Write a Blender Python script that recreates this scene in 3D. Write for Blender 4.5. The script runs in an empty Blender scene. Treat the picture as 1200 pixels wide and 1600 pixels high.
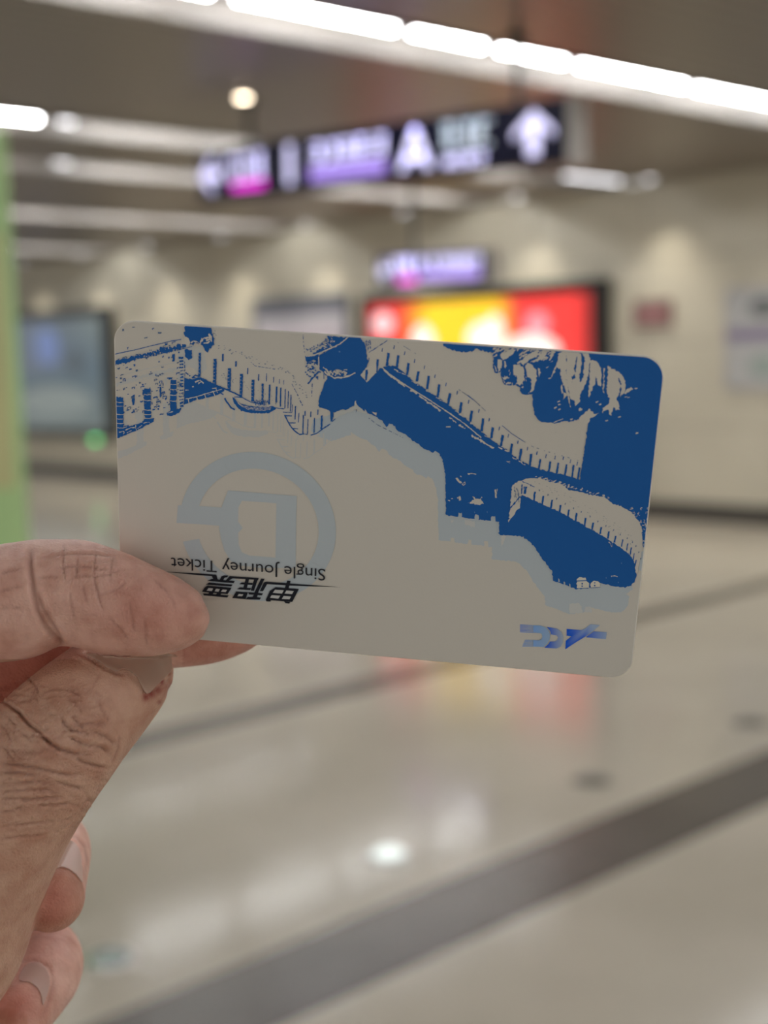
import bpy, bmesh, math, random
import numpy as np
from mathutils import Vector, Matrix, noise
from mathutils.bvhtree import BVHTree

# ------------------------------------------------------------------ camera
F = 2215.0                                   # focal length in pixels of the 1200x1600 frame
def nrm(v): return v / np.linalg.norm(v)
_Z = nrm(-np.array([.03, 1, .10926]))
_X = nrm(np.array([2280 / F, -.10926 - .03 * 2280 / F, 1]))
_X = nrm(_X - _Z * (_X @ _Z))
_Y = np.cross(_Z, _X)
R = np.array([_X, _Y, _Z])                   # world = R @ (right, down, forward)
EYE = np.array([0, 0, 1.5])
def ray(u, v): return R @ np.array([(u - 600) / F, (v - 800) / F, 1.])
def pl(u, v, ax, val):                       # point of a plane (axis = value) seen at a pixel
    d = ray(u, v); return EYE + (val - EYE[ax]) / d[ax] * d
def at(u, v, mm): return EYE + ray(u, v) * mm * .001
scene = bpy.context.scene
C = scene.collection
cam = bpy.data.cameras.new('camera'); camo = bpy.data.objects.new('camera', cam); C.objects.link(camo)
camo.matrix_world = Matrix([[R[i][0], -R[i][1], -R[i][2], EYE[i]] for i in range(3)] + [[0, 0, 0, 1]])
cam.sensor_fit = 'VERTICAL'; cam.sensor_height = 36; cam.lens = F / 1600 * 36
cam.clip_start = .01; cam.clip_end = 100
cam.dof.use_dof = True; cam.dof.focus_distance = .2285
cam.dof.aperture_fstop = cam.lens / 3.7      # a 3.7 mm wide opening, as in a phone
scene.camera = camo

# ------------------------------------------------------------------ world, exposure
w = bpy.data.worlds.new('world'); scene.world = w; w.use_nodes = True
w.node_tree.nodes['Background'].inputs[0].default_value = (1, .975, .925, 1)
w.node_tree.nodes['Background'].inputs[1].default_value = .56
vs = scene.view_settings
vs.view_transform = 'Standard'; vs.look = 'None'; vs.gamma = 1; vs.exposure = 0.66
TUBE = 26.0                                   # strength of the strip lights
WASH = 34.0                                   # watts of a wall-wash downlight

# ------------------------------------------------------------------ helpers
def lin(c):
    return tuple((x / 255 / 12.92 if x / 255 <= .04045 else ((x / 255 + .055) / 1.055) ** 2.4) for x in c)
def mat(name, col, rough=.6, metal=0., spec=.5, emit=None, es=0.):
    m = bpy.data.materials.new(name); m.use_nodes = True
    b = m.node_tree.nodes['Principled BSDF']
    b.inputs['Base Color'].default_value = (*col, 1)
    b.inputs['Roughness'].default_value = rough
    b.inputs['Metallic'].default_value = metal
    b.inputs['Specular IOR Level'].default_value = spec
    if emit:
        b.inputs['Emission Color'].default_value = (*emit, 1); b.inputs['Emission Strength'].default_value = es
    return m
def mottle(m, c1, c2, scale=3., detail=4., bump=0., bscale=40.):
    nt = m.node_tree; b = nt.nodes['Principled BSDF']
    tc = nt.nodes.new('ShaderNodeTexCoord'); n = nt.nodes.new('ShaderNodeTexNoise'); r = nt.nodes.new('ShaderNodeValToRGB')
    n.inputs['Scale'].default_value = scale; n.inputs['Detail'].default_value = detail
    r.color_ramp.elements[0].color = (*c1, 1); r.color_ramp.elements[1].color = (*c2, 1)
    r.color_ramp.elements[0].position = .35; r.color_ramp.elements[1].position = .65
    nt.links.new(tc.outputs['Object'], n.inputs['Vector']); nt.links.new(n.outputs['Fac'], r.inputs['Fac'])
    nt.links.new(r.outputs['Color'], b.inputs['Base Color'])
    if bump:
        n2 = nt.nodes.new('ShaderNodeTexNoise'); bp = nt.nodes.new('ShaderNodeBump')
        n2.inputs['Scale'].default_value = bscale; bp.inputs['Strength'].default_value = bump; bp.inputs['Distance'].default_value = .002
        nt.links.new(tc.outputs['Object'], n2.inputs['Vector']); nt.links.new(n2.outputs['Fac'], bp.inputs['Height'])
        nt.links.new(bp.outputs['Normal'], b.inputs['Normal'])
    return m
def colattr(m, emission=0.):
    nt = m.node_tree; b = nt.nodes['Principled BSDF']; a = nt.nodes.new('ShaderNodeAttribute'); a.attribute_name = 'Col'
    nt.links.new(a.outputs['Color'], b.inputs['Base Color'])
    if emission:
        nt.links.new(a.outputs['Color'], b.inputs['Emission Color']); b.inputs['Emission Strength'].default_value = emission
    return m
def link(name, me, m=None, parent=None, smooth=False):
    o = bpy.data.objects.new(name, me); C.objects.link(o)
    if m is not None:
        for k in (m if isinstance(m, (list, tuple)) else [m]): me.materials.append(k)
    if parent is not None: o.parent = parent
    if smooth: me.polygons.foreach_set('use_smooth', [True] * len(me.polygons))
    return o
def done(bm, name, m=None, parent=None, smooth=False):
    bmesh.ops.recalc_face_normals(bm, faces=bm.faces)
    me = bpy.data.meshes.new(name); bm.to_mesh(me); bm.free()
    return link(name, me, m, parent, smooth)
def box(bm, x0, x1, y0, y1, z0, z1, bev=0.):
    r = bmesh.ops.create_cube(bm, size=1)
    for v in r['verts']:
        v.co = Vector(((x0 + x1) / 2 + v.co.x * (x1 - x0), (y0 + y1) / 2 + v.co.y * (y1 - y0), (z0 + z1) / 2 + v.co.z * (z1 - z0)))
    if bev:
        es = list({e for v in r['verts'] for e in v.link_edges})
        bmesh.ops.bevel(bm, geom=es, offset=bev, segments=2, affect='EDGES')
def cyl(bm, p, q, r, r2=None, n=20):
    p, q = Vector(p), Vector(q); d = q - p
    k = bmesh.ops.create_cone(bm, cap_ends=True, segments=n, radius1=r, radius2=r if r2 is None else r2, depth=d.length)
    mt = Matrix.Translation((p + q) / 2) @ d.to_track_quat('Z', 'Y').to_matrix().to_4x4()
    bmesh.ops.transform(bm, matrix=mt, verts=k['verts'])
def boxobj(name, args, m, parent=None, bev=0.):
    bm = bmesh.new(); box(bm, *args, bev); return done(bm, name, m, parent)
def tag(o, label, cat, group=None):
    o['label'] = label; o['category'] = cat
    if group: o['group'] = group
    return o
def thing(name, loc, label, cat, group=None):
    o = bpy.data.objects.new(name, None); C.objects.link(o); o.location = loc; o.empty_display_size = .1
    return tag(o, label, cat, group)
def struct(o): o['kind'] = 'structure'; return o

# ------------------------------------------------------------------ materials of the hall
M_floor = mottle(mat('pale_granite', (.4, .38, .34), .125, spec=.13), lin((184, 176, 161)), lin((195, 187, 172)), 1.2, 6)
M_band = mottle(mat('dark_granite', (.1, .1, .09), .26, spec=.3), lin((86, 80, 74)), lin((98, 92, 85)), 2, 6)
M_wall = mottle(mat('stone_cladding', (.4, .37, .3), .45), lin((192, 186, 168)), lin((202, 196, 178)), .8, 5)
M_base = mat('dark_skirting', lin((62, 58, 53)), .35)
M_white = mat('light_grey_metal', lin((178, 172, 166)), .35)
M_holder = mat('holder_grey', lin((96, 92, 90)), .5)
M_trough = mat('trough_paint', lin((128, 122, 116)), .5)
M_black = mat('black_plastic', (.006, .006, .007), .35)
M_steel = mat('brushed_steel', (.55, .54, .52), .3, 1.)
M_darksteel = mat('dark_grey_metal', (.06, .06, .06), .4, .6)
M_navy = mat('navy_panel', lin((12, 13, 40)), .55, spec=.15)
M_tube = mat('tube_glow', (.9, .9, .9), .4, emit=(.98, .99, 1), es=TUBE)
M_tubedim = mat('tube_dim', (.9, .9, .9), .4, emit=(.95, .95, 1), es=2.6)
M_tubeoff = mat('tube_unlit', (.55, .53, .5), .3, emit=(1, .95, .88), es=.15)

def ceiling_material():
    m = mat('ribbed_metal_ceiling', lin((84, 77, 70)), .36, .2)
    nt = m.node_tree; b = nt.nodes['Principled BSDF']
    tc = nt.nodes.new('ShaderNodeTexCoord'); wv = nt.nodes.new('ShaderNodeTexWave'); r = nt.nodes.new('ShaderNodeValToRGB')
    wv.bands_direction = 'Y'; wv.inputs['Scale'].default_value = 2.6
    r.color_ramp.elements[0].color = (*lin((92, 84, 76)), 1); r.color_ramp.elements[1].color = (*lin((128, 118, 108)), 1)
    r.color_ramp.elements[0].position = 0; r.color_ramp.elements[1].position = .45
    nt.links.new(tc.outputs['Object'], wv.inputs['Vector']); nt.links.new(wv.outputs['Fac'], r.inputs['Fac'])
    nt.links.new(r.outputs['Color'], b.inputs['Base Color'])
    return m
M_ceil = ceiling_material()

# ------------------------------------------------------------------ the hall
D, H = 10.45, 2.93
Y0, Y1, X0 = -7.0, 24.0, -6.0
struct(boxobj('floor', (X0, D + .3, Y0, Y1, -.1, 0), M_floor))
ROWS = [-1.5, 1.45, 4.43, 7.26, 8.75, 11.6, 15.0]          # near edges of the light troughs cut into the ceiling
RW, RH = .49, .2
bm = bmesh.new(); ye = Y0
for yr in ROWS:
    box(bm, X0, D + .3, ye, yr, H, H + RH + .03); ye = yr + RW
box(bm, X0, D + .3, ye, Y1, H, H + RH + .03)
for yr in ROWS: box(bm, X0, D + .3, yr, yr + RW, H + RH, H + RH + .03)
struct(done(bm, 'ceiling', M_ceil))
bm = bmesh.new()
box(bm, D, D + .3, Y0, Y1, 0, H)
wall = struct(done(bm, 'wall_far', M_wall))
struct(boxobj('baseboard_far', (D - .02, D, Y0, Y1, 0, .17), M_base))
struct(boxobj('trim_1', (X0, D - .02, 2.385, 2.715, 0, .0015), M_band))
struct(boxobj('trim_2', (X0, D - .02, 4.57, 4.77, 0, .0015), M_band))
# joints between the cladding slabs
bm = bmesh.new()
for z in (.82, 1.55, 2.28): box(bm, D - .001, D, Y0, Y1, z, z + .006)
y = Y0 + .6
while y < Y1 - .1:
    box(bm, D - .001, D, y, y + .006, .17, H); y += 1.25
struct(done(bm, 'trim_3', mat('joint_grey', lin((120, 113, 102)), .7)))

# ------------------------------------------------------------------ rows of strip lights
def light_row(yn, spans, label, group='ceiling strip lights'):
    """a white trough let into the ceiling with a line of tubes inside"""
    t = thing('strip_light', (0, yn, H), label, 'ceiling light', group)
    x0, x1 = max(X0, spans[0][0] - .05), D - .005
    e = .004
    bm = bmesh.new()
    box(bm, x0, x1, e, .02, -.012, RH - .02); box(bm, x0, x1, RW - .02, RW - e, -.012, RH - .02)
    box(bm, x0, x1, e, RW - e, RH - .02, RH - .002)
    done(bm, 'housing', M_trough, t)
    for a, b, k in spans:
        bm = bmesh.new(); b = min(b, D - .1); z = (.052, .026, .008, .004)[k]
        cyl(bm, (a + .065, .21, z + .019), (b - .065, .21, z + .019), .019, n=10)
        done(bm, 'tube', M_tubedim if k == 2 else M_tube, t, True)
        for xe in (a + .01, b - .05): boxobj('lamp_holder', (xe, xe + .04, .188, .232, z + .005, RH - .02), M_holder, t)
    return t
def seg(a, b, lens, k):
    out = []; i = 0
    while a < b - .3:
        L = min(lens[i % len(lens)], b - a); out.append((a, a + L, k)); a += L; i += 1
    return out
rowA = [(2.66 - 1.03 * (i + 1), 2.66 - 1.03 * i, 1) for i in range(5, -1, -1)] + [(2.66, 3.69, 1), (3.71, 4.73, 1), (4.73, 5.33, 1), (5.33, 5.95, 1), (5.95, 7.03, 1), (7.03, 8.1, 1), (8.1, 9.15, 1), (9.15, 10.2, 1)]
light_row(4.43, rowA, 'row of glaring white ceiling tubes crossing the top of the picture above the big sign')
light_row(7.26, seg(0.2, 4.6, [1.1], 3) + [(4.62, 4.84, 2)] + seg(4.86, 9.3, [1.1], 0) + [(9.4, 10.3, 2)], 'ceiling light row passing behind the big sign, glowing at its left end')
light_row(8.75, seg(0, 5.4, [1.1], 0) + [(5.5, 5.75, 2)] + seg(5.8, 10.3, [1.1], 0), 'pale ceiling light row with one small bright spot near its left end')
light_row(11.6, seg(0, 10.3, [1.1], 0), 'pale ceiling light row running just below the left end of the big sign')
light_row(15.0, seg(0, 10.3, [1.1], 0), 'farthest pale ceiling light row, just above the left wall screen')
light_row(1.45, seg(-1.1, 10.2, [1.1], 1), 'lit ceiling light row overhead, nearest the camera on its right')
light_row(-1.5, seg(0, 10.2, [1.1], 1), 'lit ceiling light row farthest to the right of the camera')

# wall-wash downlights: small recessed cans beside the far wall
DL = ['nearest of all, past the right edge', 'second past the right edge', 'just past the right edge', 'above the red wall sign', 'above the right half of the glowing screen', 'above the left half of the glowing screen',
      'above the notice board', 'left of the notice board', 'right of the left wall screen', 'above the right side of the left wall screen', 'above the middle of the left wall screen', 'behind the green board']
for k in range(-3, 9):
    yy = 7.1 + 1.46 * k
    t = thing('downlight', (D - .3, yy, H), 'recessed ceiling downlight by the wall, ' + DL[k + 3], 'downlight', 'wall downlights')
    bm = bmesh.new(); cyl(bm, (0, 0, -.012), (0, 0, 0), .06); done(bm, 'rim', M_white, t)
    bm = bmesh.new(); cyl(bm, (0, 0, -.014), (0, 0, -.011), .04); done(bm, 'lens', M_tubedim, t)
    L = bpy.data.lights.new('lamp', 'SPOT'); L.energy = WASH; L.spot_size = math.radians(100); L.spot_blend = .9; L.shadow_soft_size = .04; L.color = (1, .93, .8)
    lo = bpy.data.objects.new('lamp', L); C.objects.link(lo); lo.parent = t; lo.location = (0, 0, -.03); lo.rotation_euler = (0, math.radians(8), 0)
# one warm downlight over the near sign
p = pl(380, 152, 2, H)
t = thing('downlight', (p[0] - .065, p[1] - .08, H), 'small warm glowing downlight above the left end of the big sign', 'downlight')
bm = bmesh.new(); cyl(bm, (0, 0, -.02), (0, 0, 0), .05); done(bm, 'rim', M_white, t)
bm = bmesh.new(); cyl(bm, (0, 0, -.026), (0, 0, -.019), .032); done(bm, 'lens', mat('warm_glow', (.9, .8, .7), emit=(1, .82, .6), es=9), t)

# ------------------------------------------------------------------ hanging signs
def glyph(bm, x, y, w, h, rnd, th, xf):
    """one character-like cluster of strokes"""
    def s(x0, x1, y0, y1): xf(bm, x0, x1, y0, y1)
    n = rnd.choice((2, 3, 3))
    for i in range(n):
        yy = y + h * (i + .1) / max(n - 1, 1) * .88
        s(x + rnd.uniform(0, .12) * w, x + w * rnd.uniform(.86, 1), yy, yy + th)
    for xx in rnd.sample((.05, .3, .5, .7, .9), 2):
        s(x + w * xx - th / 2, x + w * xx + th / 2, y + rnd.uniform(0, .25) * h, y + h * rnd.uniform(.8, 1))

M_lilac = mat('sign_white_glow', (.8, .8, .9), emit=lin((205, 200, 255)), es=.8)
M_pale = mat('sign_pale_green_glow', (.7, .8, .8), emit=lin((178, 188, 216)), es=.55)
M_mag = mat('sign_magenta_glow', (.5, .02, .4), emit=(.62, .006, .52), es=1.0)
M_pur = mat('sign_purple_glow', (.3, .2, .6), emit=(.30, .2, .66), es=.75)
M_grn = mat('sign_green_tint', (.3, .5, .4), emit=lin((18, 34, 34)), es=.5)

def hanging_sign(X, ya, yb, za0, za1, zb0, zb1, items, rods, label, canopy=True):
    """panel parallel to the far wall; ya = left end, yb = right end; items in fractions from the left and from the top"""
    t = thing('hanging_sign', (X, (ya + yb) / 2, H), label, 'sign', 'hanging direction signs')
    L = ya - yb; cy = (ya + yb) / 2; z0 = (za0 + zb0) / 2; z1 = (za1 + zb1) / 2; tilt = math.atan2(za1 - zb1, L)
    pan = boxobj('panel', (-.0, .11, -L / 2, L / 2, 0, z1 - z0), M_navy, t, .006)
    pan.location = (0, 0, z0 - H); pan.rotation_euler.x = tilt
    Hh = z1 - z0
    def xf(bm, fx0, fx1, fy0, fy1, d=.004):
        box(bm, -d, .001, L / 2 - fx1 * L, L / 2 - fx0 * L, Hh * (1 - fy1), Hh * (1 - fy0))
    for name, m, fn in items:
        bm = bmesh.new(); fn(bm, xf, L, Hh)
        o = done(bm, name, m, pan)
    boxobj('end_cap', (-.01, .12, -L / 2 - .015, -L / 2, -.01, Hh + .01), M_white, pan)
    for yy in rods:
        bm = bmesh.new(); cyl(bm, (.055, yy - cy, z1 - H - .02), (.055, yy - cy, 0), .018); cyl(bm, (.055, yy - cy, -.03), (.055, yy - cy, 0), .045)
        done(bm, 'rod', M_darksteel, t)
    return t

def poly_on(bm, pts, L, Hh, d=-.004):
    vs_ = [bm.verts.new((d, L / 2 - a * L, Hh * (1 - b))) for a, b in pts]
    f = bm.faces.new(vs_); r = bmesh.ops.extrude_face_region(bm, geom=[f])
    for v in r['geom']:
        if isinstance(v, bmesh.types.BMVert): v.co.x = .001
def arrow_left(cx, cy, w, h):
    return [(cx - w, cy), (cx, cy - h), (cx + .35 * w, cy - h), (cx - .25 * w, cy - .28 * h), (cx + w, cy - .28 * h), (cx + w, cy + .28 * h), (cx - .25 * w, cy + .28 * h), (cx + .35 * w, cy + h), (cx, cy + h)]
def arrow_up(cx, cy, w, h):
    return [(cx, cy - h), (cx + w, cy - .1 * h), (cx + w, cy + .25 * h), (cx + .3 * w, cy - .3 * h), (cx + .3 * w, cy + h), (cx - .3 * w, cy + h), (cx - .3 * w, cy - .3 * h), (cx - w, cy + .25 * h), (cx - w, cy - .1 * h)]
def letter_A(bm, L, Hh, x, y, w, h):
    poly_on(bm, [(x, y + h), (x + w * .42, y), (x + w * .58, y), (x + w * .5, y + .3 * h), (x + w * .22, y + h)], L, Hh)
    poly_on(bm, [(x + w, y + h), (x + w * .58, y), (x + w * .42, y), (x + w * .5, y + .3 * h), (x + w * .78, y + h)], L, Hh)
    poly_on(bm, [(x + w * .25, y + .62 * h), (x + w * .75, y + .62 * h), (x + w * .78, y + .78 * h), (x + w * .22, y + .78 * h)], L, Hh)
def chars(seed, n, x, y, w, h, th):
    def fn(bm, xf, L, Hh):
        rnd = random.Random(seed); cw = w / n
        for i in range(n):
            glyph(bm, x + i * cw, y, cw * .86, h, rnd, th, lambda b, x0, x1, y0, y1: xf(b, x0, x1 if x1 - x0 > .002 else x0 + .002, y0, y1 if y1 - y0 > .02 else y0 + .05))
    return fn
items = [
    ('arrow', M_lilac, lambda bm, xf, L, Hh: poly_on(bm, arrow_left(.042, .5, .034, .36), L, Hh)),
    ('lettering', M_lilac, chars(3, 3, .10, .14, .125, .5, .006)),
    ('line_plate', M_mag, lambda bm, xf, L, Hh: xf(bm, .115, .22, .70, .86)),
    ('divider', M_lilac, lambda bm, xf, L, Hh: xf(bm, .29, .307, .12, .86)),
    ('lettering', M_lilac, chars(11, 5, .36, .16, .215, .36, .006)),
    ('line_plate', M_pur, lambda bm, xf, L, Hh: xf(bm, .36, .57, .60, .86)),
    ('lettering', M_lilac, lambda bm, xf, L, Hh: letter_A(bm, L, Hh, .605, .16, .085, .7)),
    ('lettering', M_pale, chars(5, 3, .715, .14, .125, .42, .006)),
    ('lettering', M_lilac, chars(9, 4, .72, .70, .10, .14, .002)),
    ('arrow', M_lilac, lambda bm, xf, L, Hh: poly_on(bm, arrow_up(.925, .5, .043, .36), L, Hh)),
]
XS = 5.05
c = [pl(u, v, 0, XS) for u, v in ((308, 238), (310, 316), (887, 150), (887, 250))]
hanging_sign(XS, c[0][1], c[2][1], c[1][2], c[0][2], c[3][2], c[2][2], items,
             (pl(378, 200, 0, XS)[1], pl(797, 130, 0, XS)[1]), 'long dark blue hanging sign with white arrows, letter A and magenta strip, nearest')
items2 = [
    ('arrow', M_lilac, lambda bm, xf, L, Hh: poly_on(bm, arrow_left(.07, .5, .05, .34), L, Hh)),
    ('lettering', M_lilac, chars(21, 3, .15, .1, .19, .55, .022)),
    ('line_plate', M_mag, lambda bm, xf, L, Hh: xf(bm, .2, .37, .7, .95)),
    ('lettering', M_lilac, chars(23, 6, .38, .12, .56, .4, .016)),
    ('line_plate', M_pur, lambda bm, xf, L, Hh: xf(bm, .4, .93, .56, .84)),
]
XS2 = 8.4
c = [pl(u, v, 0, XS2) for u, v in ((588, 400), (590, 450), (762, 390), (762, 438))]
hanging_sign(XS2, c[0][1], c[2][1], c[1][2], c[0][2], c[3][2], c[2][2], items2,
             (pl(640, 380, 0, XS2)[1],), 'small far hanging sign with purple strip, just above the red and yellow screen')

# ------------------------------------------------------------------ things on the far wall
def paint_mesh(bm, cols):
    lay = bm.loops.layers.float_color.new('Col')
    for f, cl in cols:
        for i, l in enumerate(f.loops):
            k = cl if not isinstance(cl, list) else cl[i]
            l[lay] = (*k, 1)
def wall_panel(name, label, cat, y0, y1, z0, z1, depth, border, frame_m, part, paint, emission, rough=.3, bottom=None):
    """y0 > y1 (left, right); a deep frame with a recessed face"""
    t = thing(name, (D, (y0 + y1) / 2, z0), label, cat)
    cy = (y0 + y1) / 2; h = z1 - z0; hw = (y0 - y1) / 2; b2 = border if bottom is None else bottom
    bm = bmesh.new()
    box(bm, -depth, 0, -hw, -hw + border, 0, h); box(bm, -depth, 0, hw - border, hw, 0, h)
    box(bm, -depth, 0, -hw + border, hw - border, 0, b2); box(bm, -depth, 0, -hw + border, hw - border, h - border, h)
    box(bm, -max(depth - .018, .002), 0, -hw + border, hw - border, b2, h - border)
    done(bm, 'frame', frame_m, t)
    bm = bmesh.new(); cols = []
    def q(fx0, fx1, fz0, fz1, cl, k=0):          # fractions from the left and from the top
        W = 2 * (hw - border); Hh = h - border - b2
        X = -depth + .010 - k * .0015
        ya, yb = hw - border - fx0 * W, hw - border - fx1 * W
        za, zb = h - border - fz0 * Hh, h - border - fz1 * Hh
        f = bm.faces.new([bm.verts.new(p_) for p_ in ((X, ya, za), (X, ya, zb), (X, yb, zb), (X, yb, za))]); cols.append((f, cl))
    def blob(fx, fz, rx, rz, cl, k=1, n=16):
        W = 2 * (hw - border); Hh = h - border - b2; X = -depth + .010 - k * .0015
        pts = [(X, hw - border - (fx + rx * math.cos(a)) * W, h - border - (fz + rz * math.sin(a)) * Hh) for a in [2 * math.pi * i / n for i in range(n)]]
        cols.append((bm.faces.new([bm.verts.new(p_) for p_ in pts]), cl))
    paint(q, blob); paint_mesh(bm, cols)
    me = bpy.data.meshes.new(part); bm.to_mesh(me); bm.free()
    m = colattr(mat(part + '_face', (.5, .5, .5), rough), emission)
    link(part, me, m, t)
    return t
RED, DRED, YEL, ORG = (.82, .045, .04), (.25, .012, .012), (.92, .58, .02), (.9, .26, .02)
PK, WH = (.95, .7, .74), (1, .9, .85)
def paint_tv(q, blob):
    xs = [0, .035, .16, .235, .30, .60, .69, .93, 1]
    cs = [DRED, RED, RED, ORG, YEL, YEL, RED, RED, DRED]
    for i in range(8): q(xs[i], xs[i + 1], 0, 1, [cs[i], cs[i], cs[i + 1], cs[i + 1]])
    blob(.075, .12, .05, .07, PK); blob(.27, .26, .055, .12, WH); blob(.55, .25, .075, .11, WH); blob(.60, .22, .04, .12, WH, 2)
    blob(.78, .17, .05, .07, (.95, .3, .36)); blob(.75, .33, .12, .1, WH, 2); blob(.45, .62, .2, .13, WH); blob(.2, .7, .06, .16, PK)
    blob(.8, .75, .1, .12, YEL); blob(.62, .86, .1, .07, ORG)
wall_panel('advertising_screen', 'glowing red, orange and yellow screen in a thick black frame on the wall', 'screen', 10.84, 7.72, .36, 2.14, .16, .11, M_black, 'display', paint_tv, .43)
def paint_left(q, blob):
    A, B, Cc, Dd = lin((72, 92, 104)), lin((88, 100, 118)), lin((112, 124, 124)), lin((100, 112, 112))
    q(0, .4, 0, .5, [A, lin((70, 86, 88)), B, B]); q(.4, 1, 0, .5, [B, B, A, Dd]); q(0, 1, .5, 1, [A, Cc, Dd, A])
    blob(.56, .25, .1, .17, lin((98, 118, 168))); blob(.78, .4, .06, .12, lin((60, 72, 82))); blob(.6, .75, .3, .14, lin((120, 130, 130)))
wall_panel('wall_screen', 'dim grey-blue screen in a black frame on the wall, left of the card', 'screen', 18.9, 15.6, .55, 2.26, .14, .12, M_black, 'display', paint_left, .34)
def paint_notice(q, blob):
    q(0, 1, 0, .14, lin((96, 98, 108))); q(0, 1, .14, 1, lin((176, 172, 178))); q(.06, .94, .3, .5, lin((188, 176, 186)), 1); q(.1, .9, .6, .9, lin((170, 172, 186)), 1)
wall_panel('notice_board', 'pale notice board with grey top band on the wall behind the top of the card', 'notice board', 12.75, 11.15, .95, 2.2, .05, .05, mat('grey_frame', lin((110, 112, 118)), .4), 'sheet', paint_notice, .1)
def paint_red(q, blob):
    q(0, 1, 0, 1, lin((134, 98, 96))); q(.08, .85, .36, .62, lin((178, 124, 130)), 1)
wall_panel('wall_sign', 'small dull red sign with a pink stripe, right of the glowing screen', 'sign', 7.47, 7.08, 1.69, 1.92, .03, .015, mat('maroon_frame', lin((120, 92, 88)), .5), 'plate', paint_red, .02)
def paint_route(q, blob):
    q(0, 1, 0, 1, lin((172, 172, 172))); q(0, 1, .40, .53, lin((128, 118, 142)), 1)
    blob(.28, .2, .12, .1, lin((104, 108, 108)), 2); blob(.3, .78, .14, .12, lin((146, 158, 152)), 2); blob(.75, .78, .12, .1, lin((146, 158, 152)), 2)
wall_panel('route_poster', 'white poster with a purple stripe and grey discs at the right edge of the wall', 'poster', 6.56, 5.2, 1.14, 1.99, .02, .012, M_white, 'sheet', paint_route, .02)
# green exit lamp low on the wall
p = pl(152, 686, 0, D)
t = thing('exit_lamp', (D, p[1], p[2]), 'tiny glowing green exit lamp low on the wall under the left screen', 'lamp')
boxobj('housing', (-.03, 0, -.1, .1, -.05, .05), M_white, t, .004)
boxobj('lens', (-.036, -.029, -.075, .075, -.03, .03), mat('green_glow', (.1, .5, .2), emit=(.08, .62, .16), es=3.2), t)

# ------------------------------------------------------------------ green column board at the left edge
def green_board():
    m = mottle(mat('pale_green_panel', (.2, .3, .12), .4), lin((166, 198, 136)), lin((178, 210, 148)), 1.5)
    e = pl(44, 760, 1, 4.3)                      # its right edge
    t = thing('green_info_board', (e[0] - .45, 4.3, 0), 'tall light green free-standing board at the left edge of the picture', 'information board')
    boxobj('body', (-.45, .45, 0, .22, .06, 2.29), m, t, .012)
    boxobj('plinth', (-.4, .4, .03, .19, 0, .06), M_darksteel, t)
    boxobj('yellow_strip', (.22, .40, -.006, .001, 1.1, 1.95), mat('sand_yellow', lin((190, 188, 136)), .5), t)
    boxobj('dark_label', (-.1, .3, -.006, .001, .72, .84), mat('dark_green', lin((64, 88, 58)), .5), t)
green_board()

# ------------------------------------------------------------------ floor indicators
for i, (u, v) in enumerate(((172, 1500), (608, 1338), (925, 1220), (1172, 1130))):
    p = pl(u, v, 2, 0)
    lab = ['round metal floor marker beside the fingers at the lower left', 'round metal floor marker whose lens glows in place of a bright glint, below the middle of the card',
           'dull round floor marker below the right end of the card', 'dull round floor marker near the right edge of the picture'][i]
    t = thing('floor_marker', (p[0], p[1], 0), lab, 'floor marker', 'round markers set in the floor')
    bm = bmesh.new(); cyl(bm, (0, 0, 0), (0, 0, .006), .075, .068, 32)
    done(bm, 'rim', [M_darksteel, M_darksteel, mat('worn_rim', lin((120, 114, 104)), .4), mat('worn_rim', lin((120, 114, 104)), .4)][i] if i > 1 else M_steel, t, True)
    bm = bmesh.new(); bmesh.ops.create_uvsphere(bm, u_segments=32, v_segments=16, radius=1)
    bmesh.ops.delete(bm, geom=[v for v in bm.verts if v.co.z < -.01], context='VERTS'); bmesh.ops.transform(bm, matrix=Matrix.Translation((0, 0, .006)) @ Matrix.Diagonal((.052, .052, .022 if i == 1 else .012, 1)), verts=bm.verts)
    gl = done(bm, 'glass', mat('marker_glass', lin((70, 88, 76)) if i < 1 else (lin((190, 196, 190)) if i == 1 else lin((104, 102, 94))), .14 if i < 2 else .5, 0., .5, (.9, 1, .96) if i < 2 else None, (.08, .6, 0, 0)[i]), t, True)  # first two lenses glow to stand in for a reflected glint

# ------------------------------------------------------------------ the card
ta = np.array([-44.558, 20.540, 240.724]); a_ = nrm(np.array([.99159, .08019, -.10562])); b_ = np.array([.036998, -.938013, -.343383])
b_ = nrm(b_ - a_ * (a_ @ b_)); n_ = np.cross(a_, b_)
CW, CH, CT, CR = 85.6, 54.0, .62, 3.5
card_m = Matrix.Identity(4)
for i in range(3):
    for j, vv in enumerate((R @ a_, R @ b_, R @ n_, EYE + R @ ta * .001)): card_m[i][j] = vv[i]
def pc(u, v, z=0.):
    """photo pixel -> millimetres on the card face"""
    r = np.array([(u - 600) / F, (v - 800) / F, 1.])
    o = ta + n_ * z * .001
    s = (o @ n_) / (r @ n_); q = r * s - o
    return (q @ a_, q @ b_)
def inside(x, y, m=.19):
    x = min(max(x, m), CW - m); y = min(max(y, m), CH - m); r = CR - m
    cx = min(max(x, CR), CW - CR); cy = min(max(y, CR), CH - CR)
    dx, dy = x - cx, y - cy; d = math.hypot(dx, dy)
    if d > r: x, y = cx + dx * r / d, cy + dy * r / d
    return x, y
PAPER = (.75, .725, .665)
base_px = lin((124, 120, 107))
def ink(rgb): return tuple(min(1, l / b * p_) for l, b, p_ in zip(lin(rgb), base_px, PAPER))
BLUE, PALE, BLACK, SCUFF = ink((13, 53, 92)), ink((111, 116, 112)), ink((14, 16, 20)), ink((50, 66, 84))
rnd = random.Random(4)
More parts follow.
